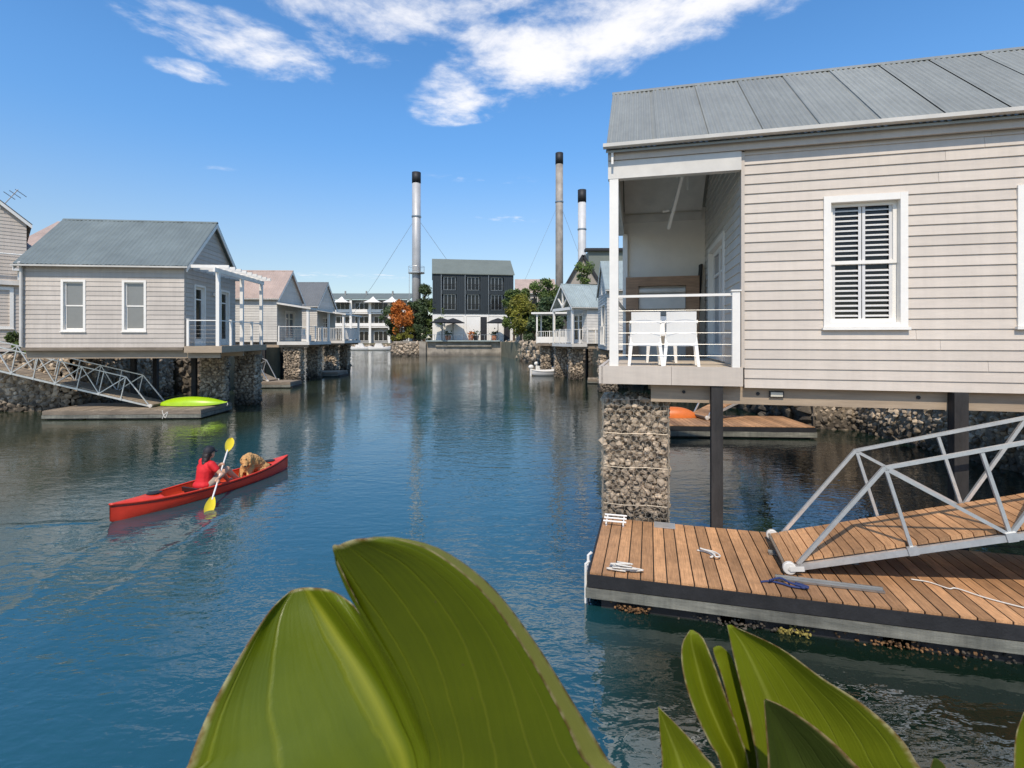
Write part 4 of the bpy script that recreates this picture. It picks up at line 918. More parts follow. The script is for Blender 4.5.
# paddle held in both hands
pa, pb = HR - PD * .50, HL + PD * .48
pd = root('paddle', K(SX, 0, .10), ka, 'paddle with white shaft and yellow blades held by the canoe paddler', 'paddle')
o = MB(); o.tube([pa, pb], .0155, 10); o.build('shaft', M['white'], pd)
def blade(c, d, name='blade'):
    o = MB(); n_ = Vector((-.60, -.76, .25)); n_ = (n_ - d * n_.dot(d)).normalized(); sx = d.cross(n_).normalized(); r0 = []
    for i in range(13):
        t = i / 12; wd = .088 * (math.sin(math.pi * min(1, t * .93 + .07)) ** .6) * (.75 + .35 * t); r0.append((c + d * (t * .50 - .06), wd))
    top = [[p_ + sx * (w_ * (2 * k / 6 - 1)) + n_ * (.006 + .02 * (2 * k / 6 - 1) ** 2) for k in range(7)] for p_, w_ in r0]
    bot = [[p_ - n_ * .010 for p_ in r_] for r_ in top]; o.grid(top); o.grid(bot)
    for e in (0, 6): o.grid([[r_[e] for r_ in top], [r_[e] for r_ in bot]])
    o.grid([top[0], bot[0]]); o.grid([top[-1], bot[-1]]); return o.build(name, M['yellow'], pd, smooth=False)
blade(pa + PD * .0, -PD); blade(pb, PD)
# dog
dg_ = root('dog', K(.82, 0, .04), ka, 'curly golden dog crouching in the front of the red canoe, facing the paddler', 'dog')
b_ = MB()
limb(b_, [(.34, .02, .15), (.20, .0, .25), (.06, -.02, .35), (-.03, -.04, .385)], [.125, .155, .15, .125], 14)
b_.ell((.30, -.11, .13), (.16, .08, .13)); b_.ell((.30, .12, .13), (.16, .08, .13)); b_.ell((-.03, -.03, .28), (.13, .13, .17))
limb(b_, [(-.05, -.05, .43), (-.13, -.09, .435)], [.115, .105]); b_.ell((-.19, -.12, .425), (.11, .098, .098)); limb(b_, [(-.24, -.16, .40), (-.31, -.24, .345)], [.06, .042])
for s_ in (-1, 1):
    b_.ell((-.155, -.11 + s_ * .095, .39), (.048, .026, .10), None); limb(b_, [(-.07, -.03 + s_ * .10, .22), (-.13, -.04 + s_ * .11, .11), (-.17, -.05 + s_ * .11, .03)], [.068, .05, .04]); b_.ell((-.215, -.055 + s_ * .11, .025), (.06, .04, .028))
    limb(b_, [(.38, s_ * .13, .10), (.26, s_ * .15, .05)], [.055, .04]); b_.ell((.2, s_ * .15, .025), (.065, .04, .028))
limb(b_, [(.44, .02, .15), (.54, .06, .12), (.60, .12, .13)], [.05, .055, .03])
db = b_.build('body', M['fur'], dg_, smooth=True); remesh(db, .012, 2)
for v in db.data.vertices: v.co += v.normal * (.012 * noise.noise(v.co * 16) + .013 * noise.noise(v.co * 38))
b_ = MB(); b_.ell((-.335, -.268, .345), .02, nu=8, nv=6); b_.build('nose', M['nose'], dg_)
for s_ in (-1, 1): b_ = MB(); b_.ell(Vector((-.265, -.155, .455)) + Vector((s_ * -.022, s_ * .045, 0)), .012, nu=8, nv=6); b_.build('eye', M['nose'], dg_)

# ------------------------------------------------------------------ far end: chimneys, dark building, apartments, quay
def chimney(px, Y, r, ztop, m, label, guys, capz=1.9, plat=True):
    x = (px - 512) / F * Y; c = root('chimney', (x, Y, 2.3), 0, label, 'chimney'); H = ztop - 2.3
    o = MB(); o.tube([(0, 0, 0), (0, 0, H * .5), (0, 0, H)], [r * 1.05, r, r * .97], 28); o.build('stack', M[m], c, smooth=True)
    o = MB(); o.tube([(0, 0, H - capz), (0, 0, H + .02)], r * 1.04, 28); o.build('top_band', M['black'], c, smooth=True)
    o = MB(); zz = H * .74; o.tube([(0, 0, zz - .12), (0, 0, zz + .12)], r * 1.12, 24); o.build('collar', M['steel'], c)
    if plat:
        o = MB(); o.tube([(0, 0, 12.3), (0, 0, 12.45)], r * 1.9, 20)
        for k in range(10): a = k * .628; o.tube([(r * 1.85 * math.cos(a), r * 1.85 * math.sin(a), 12.4), (r * 1.85 * math.cos(a), r * 1.85 * math.sin(a), 13.5)], .03, 5)
        o.tube([(r * 1.85 * math.cos(k * .2618), r * 1.85 * math.sin(k * .2618), 13.5) for k in range(25)], .03, 5)
        o.tube([(-r * 1.5, -r * .8, 0), (-r * 1.5, -r * .8, 13)], .05, 5); o.build('platform', M['galv'], c)
    for gx, gy in guys:
        o = MB(); o.tube([(0, 0, zz), (gx * .5, gy * .5, zz * .48), (gx, gy, 0)], .03, 5); o.build('guy_wire', M['steel'], c)
    return c
chimney(416.4, 92, .77, 32.7, 'chim', 'leftmost chimney, grey metal with black top, behind the orange tree', [(-15.5, 2), (16.5, 2)])
chimney(559.3, 120, .88, 46.3, 'chim_old', 'tallest chimney, brownish metal with black top, between the other two', [(-15, 3), (14, 6)], 2.6, False)
chimney(582, 116, .92, 36.5, 'chim_white', 'rightmost chimney, pale smooth metal with black top, beside the dark industrial roof', [], 2.8, False)
def far_window(h, x0, x1, y, z0, z1, bars=2, glass='glass', fr='white_dull', d=.08, sides=True):
    o = MB(); t = .09
    for k in range(bars + 1): xx = x0 + (x1 - x0 - t) * k / bars; o.box(xx, xx + t, y - d, y + .02, z0, z1)
    o.box(x0 + t, x1 - t, y - d + .002, y + .018, z0, z0 + t); o.box(x0 + t, x1 - t, y - d + .002, y + .018, z1 - t, z1)
    f_ = o.build('window', M[fr], h); q = MB(); q.box(x0 + .02, x1 - .02, y - .02, y - .003, z0 + .02, z1 - .02); q.build('pane', M[glass], f_); return f_
Y = 86.0; XL, XR = -13.35, .42
db_ = zroot('black_building', 0, 0, 2.4, 0, 'black-clad building with white ground floor and green-grey roof at the end of the canal', 'building')
z1, ze, zr = 7.1, 13.9, 17.0
o = MB(); o.box(XL, XR, Y, Y + 9, 2.4, z1); o.build('ground_floor_wall', M['white'], db_)
o = MB(); WX = [(XL + 1.75, XL + 3.95), (XL + 5.75, XL + 7.95), (XL + 9.75, XL + 11.95)]; WZ = [(7.75, 10.4), (11.1, 13.35)]
W_ = wmat((0, Y - .08), (1, 0, 0), (0, -1, 0)); k = XL; rg = random.Random(2)
while k < XR - .01:
    e = min(k + .31, XR); segs = [(z1, ze)]
    for a0, a1 in WX:
        if e > a0 + .1 and k < a1 - .1: segs = [(z1, WZ[0][0]), (WZ[0][1], WZ[1][0]), (WZ[1][1], ze)]
    for s0, s1 in segs: o.box(k, e - .02, Y - .10 - rg.uniform(0, .02), Y - .002, s0, s1, rg.uniform(0, 1))
    k = e
o.box(XL + .05, XR - .05, Y + .4, Y + 8.9, z1 + .002, ze); o.box(XL, XL + .05, Y, Y + 9, z1 + .003, ze); o.box(XR - .05, XR, Y, Y + 9, z1 + .003, ze)
o.prism([(Y, ze), (Y + 9, ze), (Y + 4.5, zr - .1)], lambda p, d: (d, p[0], p[1]), XR - .05, XR - .001); o.prism([(Y, ze), (Y + 9, ze), (Y + 4.5, zr - .1)], lambda p, d: (d, p[0], p[1]), XL + .001, XL + .05)
o.build('black_wall', M['black_board'], db_)
M['roof_far'] = mat('roof_far', (.155, .18, .165), .6, var=.1, scale=.5)
o = MB(); o.hexa([(XL - .1, Y - .35, ze - .15), (XR + .15, Y - .35, ze - .15), (XR + .15, Y + 4.5, zr - .1), (XL - .1, Y + 4.5, zr - .1), (XL - .1, Y - .35, ze), (XR + .15, Y - .35, ze), (XR + .15, Y + 4.5, zr), (XL - .1, Y + 4.5, zr)])
o.hexa([(XL - .1, Y + 9.35, ze - .15), (XR + .15, Y + 9.35, ze - .15), (XR + .15, Y + 4.502, zr - .1), (XL - .1, Y + 4.502, zr - .1), (XL - .1, Y + 9.35, ze), (XR + .15, Y + 9.35, ze), (XR + .15, Y + 4.502, zr), (XL - .1, Y + 4.502, zr)]); o.build('roof', M['roof_far'], db_)
for a0, a1 in WX:
    for q0, q1 in WZ:
        far_window(db_, a0 + .1, a1 - .1, Y + .2, q0, q1, 3, 'glass', 'steel')
        o = MB()
        for k in range(9): xx = a0 + .05 + (a1 - a0 - .1) * k / 8; o.box(xx, xx + .035, Y - .26, Y - .22, q0, q0 + .95)
        o.box(a0 + .05, a1 - .05, Y - .27, Y - .21, q0 + .95, q0 + 1.0); o.build('balcony_rail', M['black'], db_)
    o = MB(); o.box(a0 - .34, a0 - .26, Y - .24, Y - .105, z1, ze - .2); o.build('downpipe', M['steel'], db_)
for xx in (XL + 8.1, XL + 12.1):
    o = MB(); o.box(xx, xx + 1.05, Y - .06, Y - .002, 2.45, 6.6); o.build('door', M['black'], db_)
for a0, a1 in ((XL + 1.9, XL + 5.2), (XL + 5.6, XL + 8.0), (XL + 9.4, XL + 11.9)):
    o = MB(); o.box(a0, a0 + .08, Y - .05, Y - .002, 2.45, 6.75); o.box(a1, a1 + .08, Y - .05, Y - .002, 2.45, 6.75); o.box(a0 + .08, a1, Y - .05, Y - .002, 6.67, 6.75); o.build('opening_frame', M['white_dull'], db_)
th_ = R(8.8); db_.rotation_euler = (0, 0, th_); db_.location = (XL - (math.cos(th_) * XL - math.sin(th_) * 86), 86 - (math.sin(th_) * XL + math.cos(th_) * 86), 2.4)
def umbrella(px, Yq, label):
    x = (px - 512) / F * Yq; u = root('parasol', (x, Yq, 2.55), 0, label, 'parasol', None); o = MB(); o.tube([(0, 0, 0), (0, 0, 3.6)], .06, 8); o.build('pole', M['black'], u)
    o = MB(); n_ = 8; top = [Vector((.02 * math.cos(a), .02 * math.sin(a), 3.75)) for a in [2 * math.pi * k / n_ for k in range(n_)]]; mid = [Vector((1.0 * math.cos(a), 1.0 * math.sin(a), 3.42)) for a in [2 * math.pi * k / n_ for k in range(n_)]]; bot = [Vector((2.0 * math.cos(a), 2.0 * math.sin(a), 2.95)) for a in [2 * math.pi * k / n_ for k in range(n_)]]
    o.grid([top, mid, bot], close=True); o.grid([[p_ - Vector((0, 0, .05)) for p_ in r_] for r_ in (top, mid, bot)], close=True); o.build('canopy', M['umb'], u)
umbrella(453, 84.6, 'dark parasol before the white ground floor, middle of the three'); umbrella(498, 84.6, 'dark parasol nearest the right end of the black building'); umbrella(442, 83.5, 'dark parasol nearest the dark green shrubs, leftmost of the three')
rg = random.Random(77)
for i, (px, lab) in enumerate([(448, 'terracotta planter with dark shrub left of the black building doors'), (471, 'terracotta planter with pink plants before the white wall'), (476, 'dark potted shrub beside the terracotta planter'), (494, 'orange-brown pot beside the right parasol')]):
    x = (px - 512) / F * 85.0; t_ = root('planter', (x, 85.0, 2.5), 0, lab, 'planter'); o = MB(); o.tube([(0, 0, 0), (0, 0, .9)], [.35, .5], 12); o.build('pot', M['terracotta'] if i != 2 else M['black'], t_)
    o = MB()
    for k in range(60): c = Vector((rg.gauss(0, .3), rg.gauss(0, .3), 1.2 + rg.gauss(0, .25))); o.ell(c, rg.uniform(.06, .14), nu=5, nv=3, t=rg.random())
    o.build('shrub', M['leaf_d'] if i != 1 else M['leaf_o'], t_)
# quay
qy = zroot('quay_wall', 0, 0, -.3, 0, 'concrete and stone quay wall below the black building', 'wall')
o = MB(); o.box(-19.7, -15.2, 85.05, 86.0, -.5, 2.45, .4); o.box(-15.2, -1.6, 84.85, 86.0, -.5, 2.42, .5); 
o.box(-15.3, -14.2, 84.3, 84.848, -.5, 2.4); o.box(-1.9, -.8, 84.3, 84.848, -.5, 2.4); o.box(-12.6, -3.4, 84.5, 84.848, 1.6, 1.9); o.build('wall', M['concrete'], qy)
o = MB(); o.box(-14.1, -2.0, 84.0, 86.2, 2.43, 2.62); o.build('terrace_edge', M['roof_blue'], qy)
o = MB(); 
for k in range(11): xx = -13.9 + k * 1.17; o.box(xx, xx + .06, 84.05, 84.11, 2.62, 3.5)
o.box(-13.9, -2.1, 84.03, 84.1, 3.5, 3.56); o.build('railing', M['steel'], qy)
stone_wall('stone_wall', [(-20, 84.9), (-15.3, 84.9)], 2.2, .3, 'rough stone quay end below the orange tree', 51, .55)
stone_wall('stone_wall', [(-1.0, 85), (.2, 76), (1.4, 68), (3.2, 60)], 2.5, .6, 'loose pale rock bank below the green bushes right of the quay', 52, .75)
stone_wall('stone_wall', [(-75, 137.5), (-20.6, 137.5)], 1.2, .5, 'low rock edge at the far end of the basin, before the white apartments', 53, .9)
# apartments
ap = zroot('apartment_block', 0, 0, 1.6, 0, 'long white apartment block with three tiers of balconies at the far end of the basin', 'building')
Ya = 141.0; x0, x1 = -82.0, -28.5
o = MB(); o.box(x0, x1, Ya + 1.6, Ya + 12, 1.6, 13.6); o.build('wall', M['apt_wall'], ap)
o = MB(); o.hexa([(x0 - .5, Ya - .4, 13.6), (x1 + .5, Ya - .4, 13.6), (x1 + .5, Ya + 7, 15.7), (x0 - .5, Ya + 7, 15.7), (x0 - .5, Ya - .4, 13.8), (x1 + .5, Ya - .4, 13.8), (x1 + .5, Ya + 7, 15.9), (x0 - .5, Ya + 7, 15.9)]); rfa = o.build('roof', M['roof_far'], ap)
for xx in (-47.5, -41.5, -34): o = MB(); o.tube([(xx, Ya + 5, 14.4), (xx, Ya + 5, 16.4)], .25, 8); o.build('vent_pipe', M['apt_wall'], rfa)
xs = [x1 - 5.3 * k for k in range(11)]
for lv, zz in enumerate((2.0, 6.1, 9.9)):
    if lv:
        o = MB(); o.box(x0, x1, Ya, Ya + 1.6, zz - .25, zz); o.box(x0, x1, Ya - .05, Ya + .05, zz + .15, zz + 1.0); o.build('balcony', M['white'], ap)
    for xx in xs[1:]: far_window(ap, xx + .7, xx + 4.5, Ya + 1.55, zz + .2, zz + 2.9, 3, 'glass', 'white')
for xx in xs:
    o = MB(); o.box(xx - .3, xx + .3, Ya - .15, Ya + .3, 1.6, 13.6); o.build('column', M['white'], ap)
for px in (341, 372.5, 391.5, 352):
    if px == 352: continue
    xx = (px - 512) / F * (Ya - 1.5); o = MB(); o.add([(xx - 2.2, Ya - 2.6, 12.7), (xx + 2.2, Ya - 2.6, 12.7), (xx + 2.2, Ya + .9, 12.7), (xx - 2.2, Ya + .9, 12.7), (xx, Ya - .8, 14.4), (xx - .8, Ya - 1.5, 13.5), (xx + .8, Ya - 1.5, 13.5), (xx + .8, Ya - .2, 13.5), (xx - .8, Ya - .2, 13.5)],
        [(0, 1, 6, 5), (1, 2, 7, 6), (2, 3, 8, 7), (3, 0, 5, 8), (5, 6, 4), (6, 7, 4), (7, 8, 4), (8, 5, 4), (3, 2, 1, 0)]); o.build('balcony_canopy', M['white'], ap)
for px, lab in ((361, 'small white boat with tan cover moored before the white apartments, left of two'), (380, 'small white boat with dark outboard moored left of the quay, right of two')):
    t_ = root('moored_boat', ((px - 512) / F * 125, 125, 0), R(8), lab, 'boat'); rows = kayak_hull(5.5, 2.1, .7, .3, 20, 9, 2.8, False); o = MB(); o.grid(rows); o.grid([[q[0] for q in rows], [q[0] * .5 + q[-1] * .5 + Vector((0, 0, .12)) for q in rows], [q[-1] for q in rows]]); o.build('hull', M['white'], t_, smooth=True)
    o = MB(); o.hexa([(-1.4, -.7, .75), (.9, -.7, .75), (.9, .7, .75), (-1.4, .7, .75), (-1.0, -.5, 1.7), (.3, -.5, 1.7), (.3, .5, 1.7), (-1.0, .5, 1.7)]); o.build('cabin', M['white_dull'], t_)
    o = MB(); o.box(2.5, 2.9, -.2, .2, .1, 1.3); o.build('outboard_motor', M['black'], t_)
# other far roofs
ib = zroot('industrial_building', 0, 0, 2.3, 0, 'large industrial building with dark gabled roof behind the right-hand houses', 'building')
M['beige_far'] = mat('beige_far', (.33, .30, .27), .8, var=.15, scale=.3)
o = MB(); o.prism([(14.4 - 3.2, 2.3), (40, 2.3), (40, 14.5), (11.2, 14.5)], lambda p, d: (p[0], d, p[1]), 100, 112); o.build('wall', M['beige_far'], ib)
def xz(px, py, Y): return ((px - 512) / F * Y, EYE + (HZ - py) / F * Y)
o = MB(); g0 = [xz(567, 284, 97), xz(583, 256, 97), xz(600, 284, 97)]; o.prism(g0, lambda p, d: (p[0], d, p[1]), 97, 99.9); o.build('gable', M['beige_far'], ib)
o = MB()
for a, c in ((g0[0], g0[1]), (g0[1], g0[2])): o.bar((a[0], 96.8, a[1] + .1), (c[0], 96.8, c[1] + .1), .5, .5)
o.box(14.3, 42, 99.5, 101.5, 20.0, 20.5); o.build('roof_edge', M['black'], ib)
o = MB(); o.hexa([(14.4, 99.9, 14.4), (41, 99.9, 14.4), (41, 106, 20), (14.4, 106, 20), (14.4, 99.9, 14.6), (41, 99.9, 14.6), (41, 106, 20.2), (14.4, 106, 20.2)]); o.box(15, 41, 100.2, 106, 14.65, 20.0); o.build('roof', M['roof_far'], ib)
for i in range(5): far_window(ib, 16.0 + i * 3, 18.2 + i * 3, 99.95, 9, 13, 3, 'glass', 'steel')
bb = zroot('low_warehouse', 0, 0, 2.3, 0, 'low building with pale beige roof between the black building and the green trees', 'building')
o = MB(); o.box(.9, 8.5, 104, 112, 2.3, 12.0); o.build('wall', M['beige_far'], bb)
o = MB(); o.hexa([(.6, 103.5, 12.0), (9, 103.5, 12.0), (9, 108, 15.2), (.6, 108, 15.2), (.6, 103.5, 12.2), (9, 103.5, 12.2), (9, 108, 15.4), (.6, 108, 15.4)]); o.build('roof', M['roof_pink'], bb)
for i in range(3): far_window(bb, 1.4 + i * 2.4, 2.8 + i * 2.4, 103.95, 8.8, 11.2, 2, 'glass', 'white_dull')

# ------------------------------------------------------------------ trees and shrubs
def tree(name, x, y, zb, H, rad, m, label, cat='tree', seed=1, n=2600, leaf=.28, low=.15, blobs_n=30, squash=1.0):
    t_ = root(name, (x, y, zb), 0, label, cat); rg = random.Random(seed); tr_h = H * .45; o = MB()
    o.tube([(0, 0, -.3), (rg.uniform(-.1, .1), 0, tr_h * .5), (rg.uniform(-.2, .2), rg.uniform(-.2, .2), H * .8)], [H * .028, H * .02, H * .006], 8); cl = []
    for i in range(blobs_n):
        a = rg.uniform(0, 6.28); zz = H * (low + (1 - low) * rg.random() ** .8); prof = math.sin(math.pi * min(1, max(.12, (zz / H - low * .5) / (1.08 - low * .5)))) ** .7
        d = rad * prof * math.sqrt(rg.random()) * .85; c = Vector((d * math.cos(a), d * math.sin(a) * squash, zz)); cl.append((c, rad * rg.uniform(.20, .40), rg.uniform(.2, .8)))
        if c.length > rad * .3: o.tube([(0, 0, min(zz * .7, H * .7)), c * .6 + Vector((0, 0, zz * .32)), c], [H * .009, H * .006, H * .003], 5)
    o.build('trunk', M['bark'], t_); q = MB()
    for i in range(n):
        c, r_, tv = rg.choice(cl); v = Vector((rg.gauss(0, 1), rg.gauss(0, 1), rg.gauss(0, .8))).normalized() * r_ * rg.random() ** .38; p_ = c + v
        if p_.z < .05: continue
        a = Vector((rg.gauss(0, 1), rg.gauss(0, 1), rg.gauss(0, 1))).normalized() * leaf * rg.uniform(.6, 1.2); b2 = a.orthogonal().normalized() * leaf * .42; tt = min(1, max(0, tv + rg.gauss(0, .18)))
        q.add([p_ - a, p_ + b2, p_ + a, p_ - b2], [(0, 1, 2, 3)], tt)
    q.build('crown', M[m], t_, fix=False); return t_
def T(px, Yq): return (px - 512) / F * Yq
tree('autumn_tree', T(402, 88), 88, 2.4, 6.6, 2.55, 'leaf_o', 'orange autumn tree at the left end of the quay', seed=3, n=2300, leaf=.24, low=.2)
tree('leafy_tree', T(424, 89), 89, 2.4, 9.5, 2.6, 'leaf_d', 'tall dark green tree right beside the leftmost chimney', seed=4, n=3000)
tree('leafy_tree', T(436, 87), 87, 2.4, 6.6, 1.9, 'leaf_g', 'bushy tree with reddish green crown against the left wall of the black building', seed=5, n=2200)
tree('leafy_tree', T(414, 90), 90, 2.4, 7.2, 2.2, 'leaf_d', 'dark tree between the orange tree and the chimney foot', seed=6, n=2200)
tree('leafy_tree', T(393, 91), 91, 2.4, 7.5, 2.4, 'leaf_d', 'dark green tree behind the left of the orange tree', seed=7, n=2000)
for i, (px, Yq, hh, rr, m_, lab) in enumerate([(396, 86.6, 2.0, 1.2, 'leaf_y', 'yellowish low shrub on the quay below the orange tree'), (408, 86.6, 2.4, 1.5, 'leaf_y', 'yellow-green shrub at the foot of the orange tree'), (420, 86.6, 2.6, 1.6, 'leaf_d', 'dark shrub on the quay in front of the chimney'), (430, 86.6, 1.9, 1.3, 'leaf_g', 'low green shrub on the quay left of the parasols')]):
    tree('shrub', T(px, Yq), Yq, 2.4, hh, rr, m_, lab, 'shrub', 20 + i, 900, .2, .05, 8)
tree('leafy_tree', T(521, 70), 70, 2.4, 6.2, 2.3, 'leaf_y', 'yellow-green bush right of the black building above the rocks', seed=11, n=2600)
tree('leafy_tree', T(514, 79), 79, 2.4, 7.8, 2.2, 'leaf_g', 'green tree close to the right corner of the black building', seed=12, n=2200)
tree('leafy_tree', T(534, 72), 72, 2.4, 8.0, 2.8, 'leaf_g', 'broad green tree behind the white flat pergola', seed=13, n=3600)
tree('leafy_tree', T(549, 75), 75, 2.4, 9.0, 2.4, 'leaf_g', 'tall green tree at the foot of the middle chimney', seed=14, n=3000)
tree('leafy_tree', T(551, 56), 56, 2.4, 4.6, 2.2, 'leaf_d', 'dark green bush behind the railing of the flat pergola', seed=15, n=2400)
tree('leafy_tree', T(585, 70), 70, 2.4, 10.6, 2.2, 'leaf_g', 'green tree top showing above the blue-grey roof of the white house', seed=16, n=2400)
tree('shrub', T(533, 64), 64, 2.3, 2.6, 1.6, 'leaf_d', 'dark bush among the rocks at the waterline right of the quay', 'shrub', 30, 1400, .2, .05, 9)
tree('shrub', -21.0, 22.2, 2.2, 1.6, 1.2, 'leaf_g', 'green shrub behind the far left gangway rail', 'shrub', 31, 1500, .1, .05, 9)

tree('leafy_tree', 13.6, 19.5, 2.2, 5.2, 2.6, 'leaf_d', 'dark green tree on the bank behind the big house, glimpsed beneath its floor beam', seed=17, n=2600, leaf=.2)
tree('leafy_tree', 13.4, 27.0, 2.2, 8.2, 2.9, 'leaf_g', 'green tree behind the brown dock, set to block sky reflected beneath the big house', seed=18, n=2600, leaf=.22)  # made tall and placed here to block sky reflected in the water
tree('leafy_tree', 17.5, 18.0, 2.2, 6.5, 3.2, 'leaf_d', 'dark tree farthest right beneath the big house floor beam', seed=19, n=2600, leaf=.22)
# ------------------------------------------------------------------ foreground plants (broad leaves right below the viewer)
def leafmat(name, col, col2, vein, edge, tr=.3, rough=.33, nv=9.0, eb=.965):
    m = bpy.data.materials.new(name); m.use_nodes = True; n = m.node_tree.nodes; l = m.node_tree.links; bs = n['Principled BSDF']
    uv = n.new('ShaderNodeUVMap'); uv.uv_map = 'leaf'; sp = n.new('ShaderNodeSeparateXYZ'); l.new(uv.outputs[0], sp.inputs[0])
    def m2(op, a, b=None, cl=False):
        q = n.new('ShaderNodeMath'); q.operation = op; q.use_clamp = cl
        for i, x in enumerate((a, b)):
            if x is None: continue
            if isinstance(x, (int, float)): q.inputs[i].default_value = x
            else: l.new(x, q.inputs[i])
        return q.outputs[0]
    tc = n.new('ShaderNodeTexCoord'); nz = n.new('ShaderNodeTexNoise'); nz.inputs['Scale'].default_value = 9; nz.inputs['Detail'].default_value = 8; nz.inputs['Roughness'].default_value = .65; l.new(tc.outputs['Object'], nz.inputs['Vector'])
    cb = n.new('ShaderNodeCombineXYZ'); l.new(m2('MULTIPLY', sp.outputs[0], 70.0), cb.inputs[0]); l.new(m2('MULTIPLY', sp.outputs[1], 2.2), cb.inputs[1])
    fz = n.new('ShaderNodeTexNoise'); fz.inputs['Scale'].default_value = 1.0; fz.inputs['Detail'].default_value = 3; l.new(cb.outputs[0], fz.inputs['Vector'])
    wob = m2('ADD', m2('MULTIPLY', sp.outputs[0], nv), m2('MULTIPLY', nz.outputs[0], .25))
    v = m2('ABSOLUTE', m2('SUBTRACT', m2('FRACT', wob), .5)); v = m2('SUBTRACT', 1.0, m2('MULTIPLY', v, 16.0), True)       # main veins
    mid = m2('SUBTRACT', 1.0, m2('MULTIPLY', m2('ABSOLUTE', sp.outputs[2]), 1.0), True)
    mx = n.new('ShaderNodeMix'); mx.data_type = 'RGBA'; l.new(m2('MULTIPLY', m2('ADD', nz.outputs[0], m2('MULTIPLY', fz.outputs[0], .7)), .75, True), mx.inputs[0]); mx.inputs[6].default_value = (*col, 1); mx.inputs[7].default_value = (*col2, 1)
    mv = n.new('ShaderNodeMix'); mv.data_type = 'RGBA'; l.new(m2('MULTIPLY', v, .34), mv.inputs[0]); l.new(mx.outputs[2], mv.inputs[6]); mv.inputs[7].default_value = (*vein, 1)
    at = n.new('ShaderNodeAttribute'); at.attribute_name = 'rim'; at2 = n.new('ShaderNodeAttribute'); at2.attribute_name = 'mid'
    mm = n.new('ShaderNodeMix'); mm.data_type = 'RGBA'; l.new(m2('MULTIPLY', at2.outputs['Fac'], .8, True), mm.inputs[0]); l.new(mv.outputs[2], mm.inputs[6]); mm.inputs[7].default_value = (*vein, 1)
    rz_ = n.new('ShaderNodeTexNoise'); rz_.inputs['Scale'].default_value = 60; rz_.inputs['Detail'].default_value = 5; l.new(tc.outputs['Object'], rz_.inputs['Vector'])
    me_ = n.new('ShaderNodeMix'); me_.data_type = 'RGBA'; l.new(m2('MULTIPLY', at.outputs['Fac'], m2('ADD', .55, rz_.outputs[0]), True), me_.inputs[0]); l.new(mm.outputs[2], me_.inputs[6])
    er = n.new('ShaderNodeValToRGB'); l.new(rz_.outputs[0], er.inputs[0]); er.color_ramp.elements[0].position = .38; er.color_ramp.elements[1].position = .62; er.color_ramp.elements[0].color = (.16, .075, .025, 1); er.color_ramp.elements[1].color = (*edge, 1)
    l.new(er.outputs[0], me_.inputs[7])
    # dust specks and scars
    sk = n.new('ShaderNodeTexVoronoi'); sk.inputs['Scale'].default_value = 34; l.new(tc.outputs['Object'], sk.inputs['Vector'])
    sm_ = m2('MULTIPLY', m2('LESS_THAN', sk.outputs['Distance'], .06), m2('GREATER_THAN', nz.outputs[0], .58)); ms_ = n.new('ShaderNodeMix'); ms_.data_type = 'RGBA'; l.new(m2('MULTIPLY', sm_, .55), ms_.inputs[0]); l.new(me_.outputs[2], ms_.inputs[6]); ms_.inputs[7].default_value = (.12, .09, .04, 1)
    cur = ms_.outputs[2]; l.new(cur, bs.inputs['Base Color']); bs.inputs['Specular IOR Level'].default_value = .32
    rg_ = n.new('ShaderNodeMapRange'); rg_.inputs[3].default_value = rough - .06; rg_.inputs[4].default_value = rough + .14; l.new(nz.outputs[0], rg_.inputs[0]); l.new(rg_.outputs[0], bs.inputs['Roughness'])
    bp = n.new('ShaderNodeBump'); bp.inputs['Strength'].default_value = .55; bp.inputs['Distance'].default_value = .004
    l.new(m2('ADD', m2('ADD', m2('MULTIPLY', v, -.35), m2('MULTIPLY', fz.outputs[0], .5)), m2('MULTIPLY', nz.outputs[0], .5)), bp.inputs['Height']); l.new(bp.outputs[0], bs.inputs['Normal'])
    td = n.new('ShaderNodeBsdfTranslucent'); l.new(cur, td.inputs[0]); mix = n.new('ShaderNodeMixShader'); mix.inputs[0].default_value = tr
    l.new(bs.outputs[0], mix.inputs[1]); l.new(td.outputs[0], mix.inputs[2]); l.new(mix.outputs[0], n['Material Output'].inputs[0]); return m
LM = leafmat('broad_leaf', (.070, .102, .002), (.130, .162, .005), (.27, .28, .02), (.38, .34, .16), nv=13.0, tr=.18, rough=.30)
LB = leafmat('bright_leaf', (.120, .160, .004), (.215, .250, .008), (.30, .33, .045), (.40, .35, .17), nv=8.0, rough=.4)
LD = leafmat('dark_leaf', (.040, .065, .007), (.065, .09, .010), (.07, .08, .02), (.30, .22, .10), nv=6.0, rough=.45)
STEM = mat('leaf_stem', (.10, .14, .02), .45, var=.2, scale=8)
def cat(pts, n):
    pts = [Vector(p) for p in pts]; e = [pts[0] * 2 - pts[1]] + pts + [pts[-1] * 2 - pts[-2]]; out_ = []
    for i in range(1, len(e) - 2):
        p0, p1, p2, p3 = e[i - 1:i + 3]
        for k in range(12):
            t = k / 12; out_.append(.5 * ((2 * p1) + (p2 - p0) * t + (2 * p0 - 5 * p1 + 4 * p2 - p3) * t * t + (3 * p1 - p0 - 3 * p2 + p3) * t ** 3))
    out_.append(pts[-1]); d = [0]
    for a, c in zip(out_, out_[1:]): d.append(d[-1] + (c - a).length)
    res = []; j = 0
    for i in range(n + 1):
        s_ = d[-1] * i / n
        while j < len(d) - 2 and d[j + 1] < s_: j += 1
        f_ = (s_ - d[j]) / max(1e-9, d[j + 1] - d[j]); res.append(out_[j].lerp(out_[j + 1], min(1, f_)))
    return res
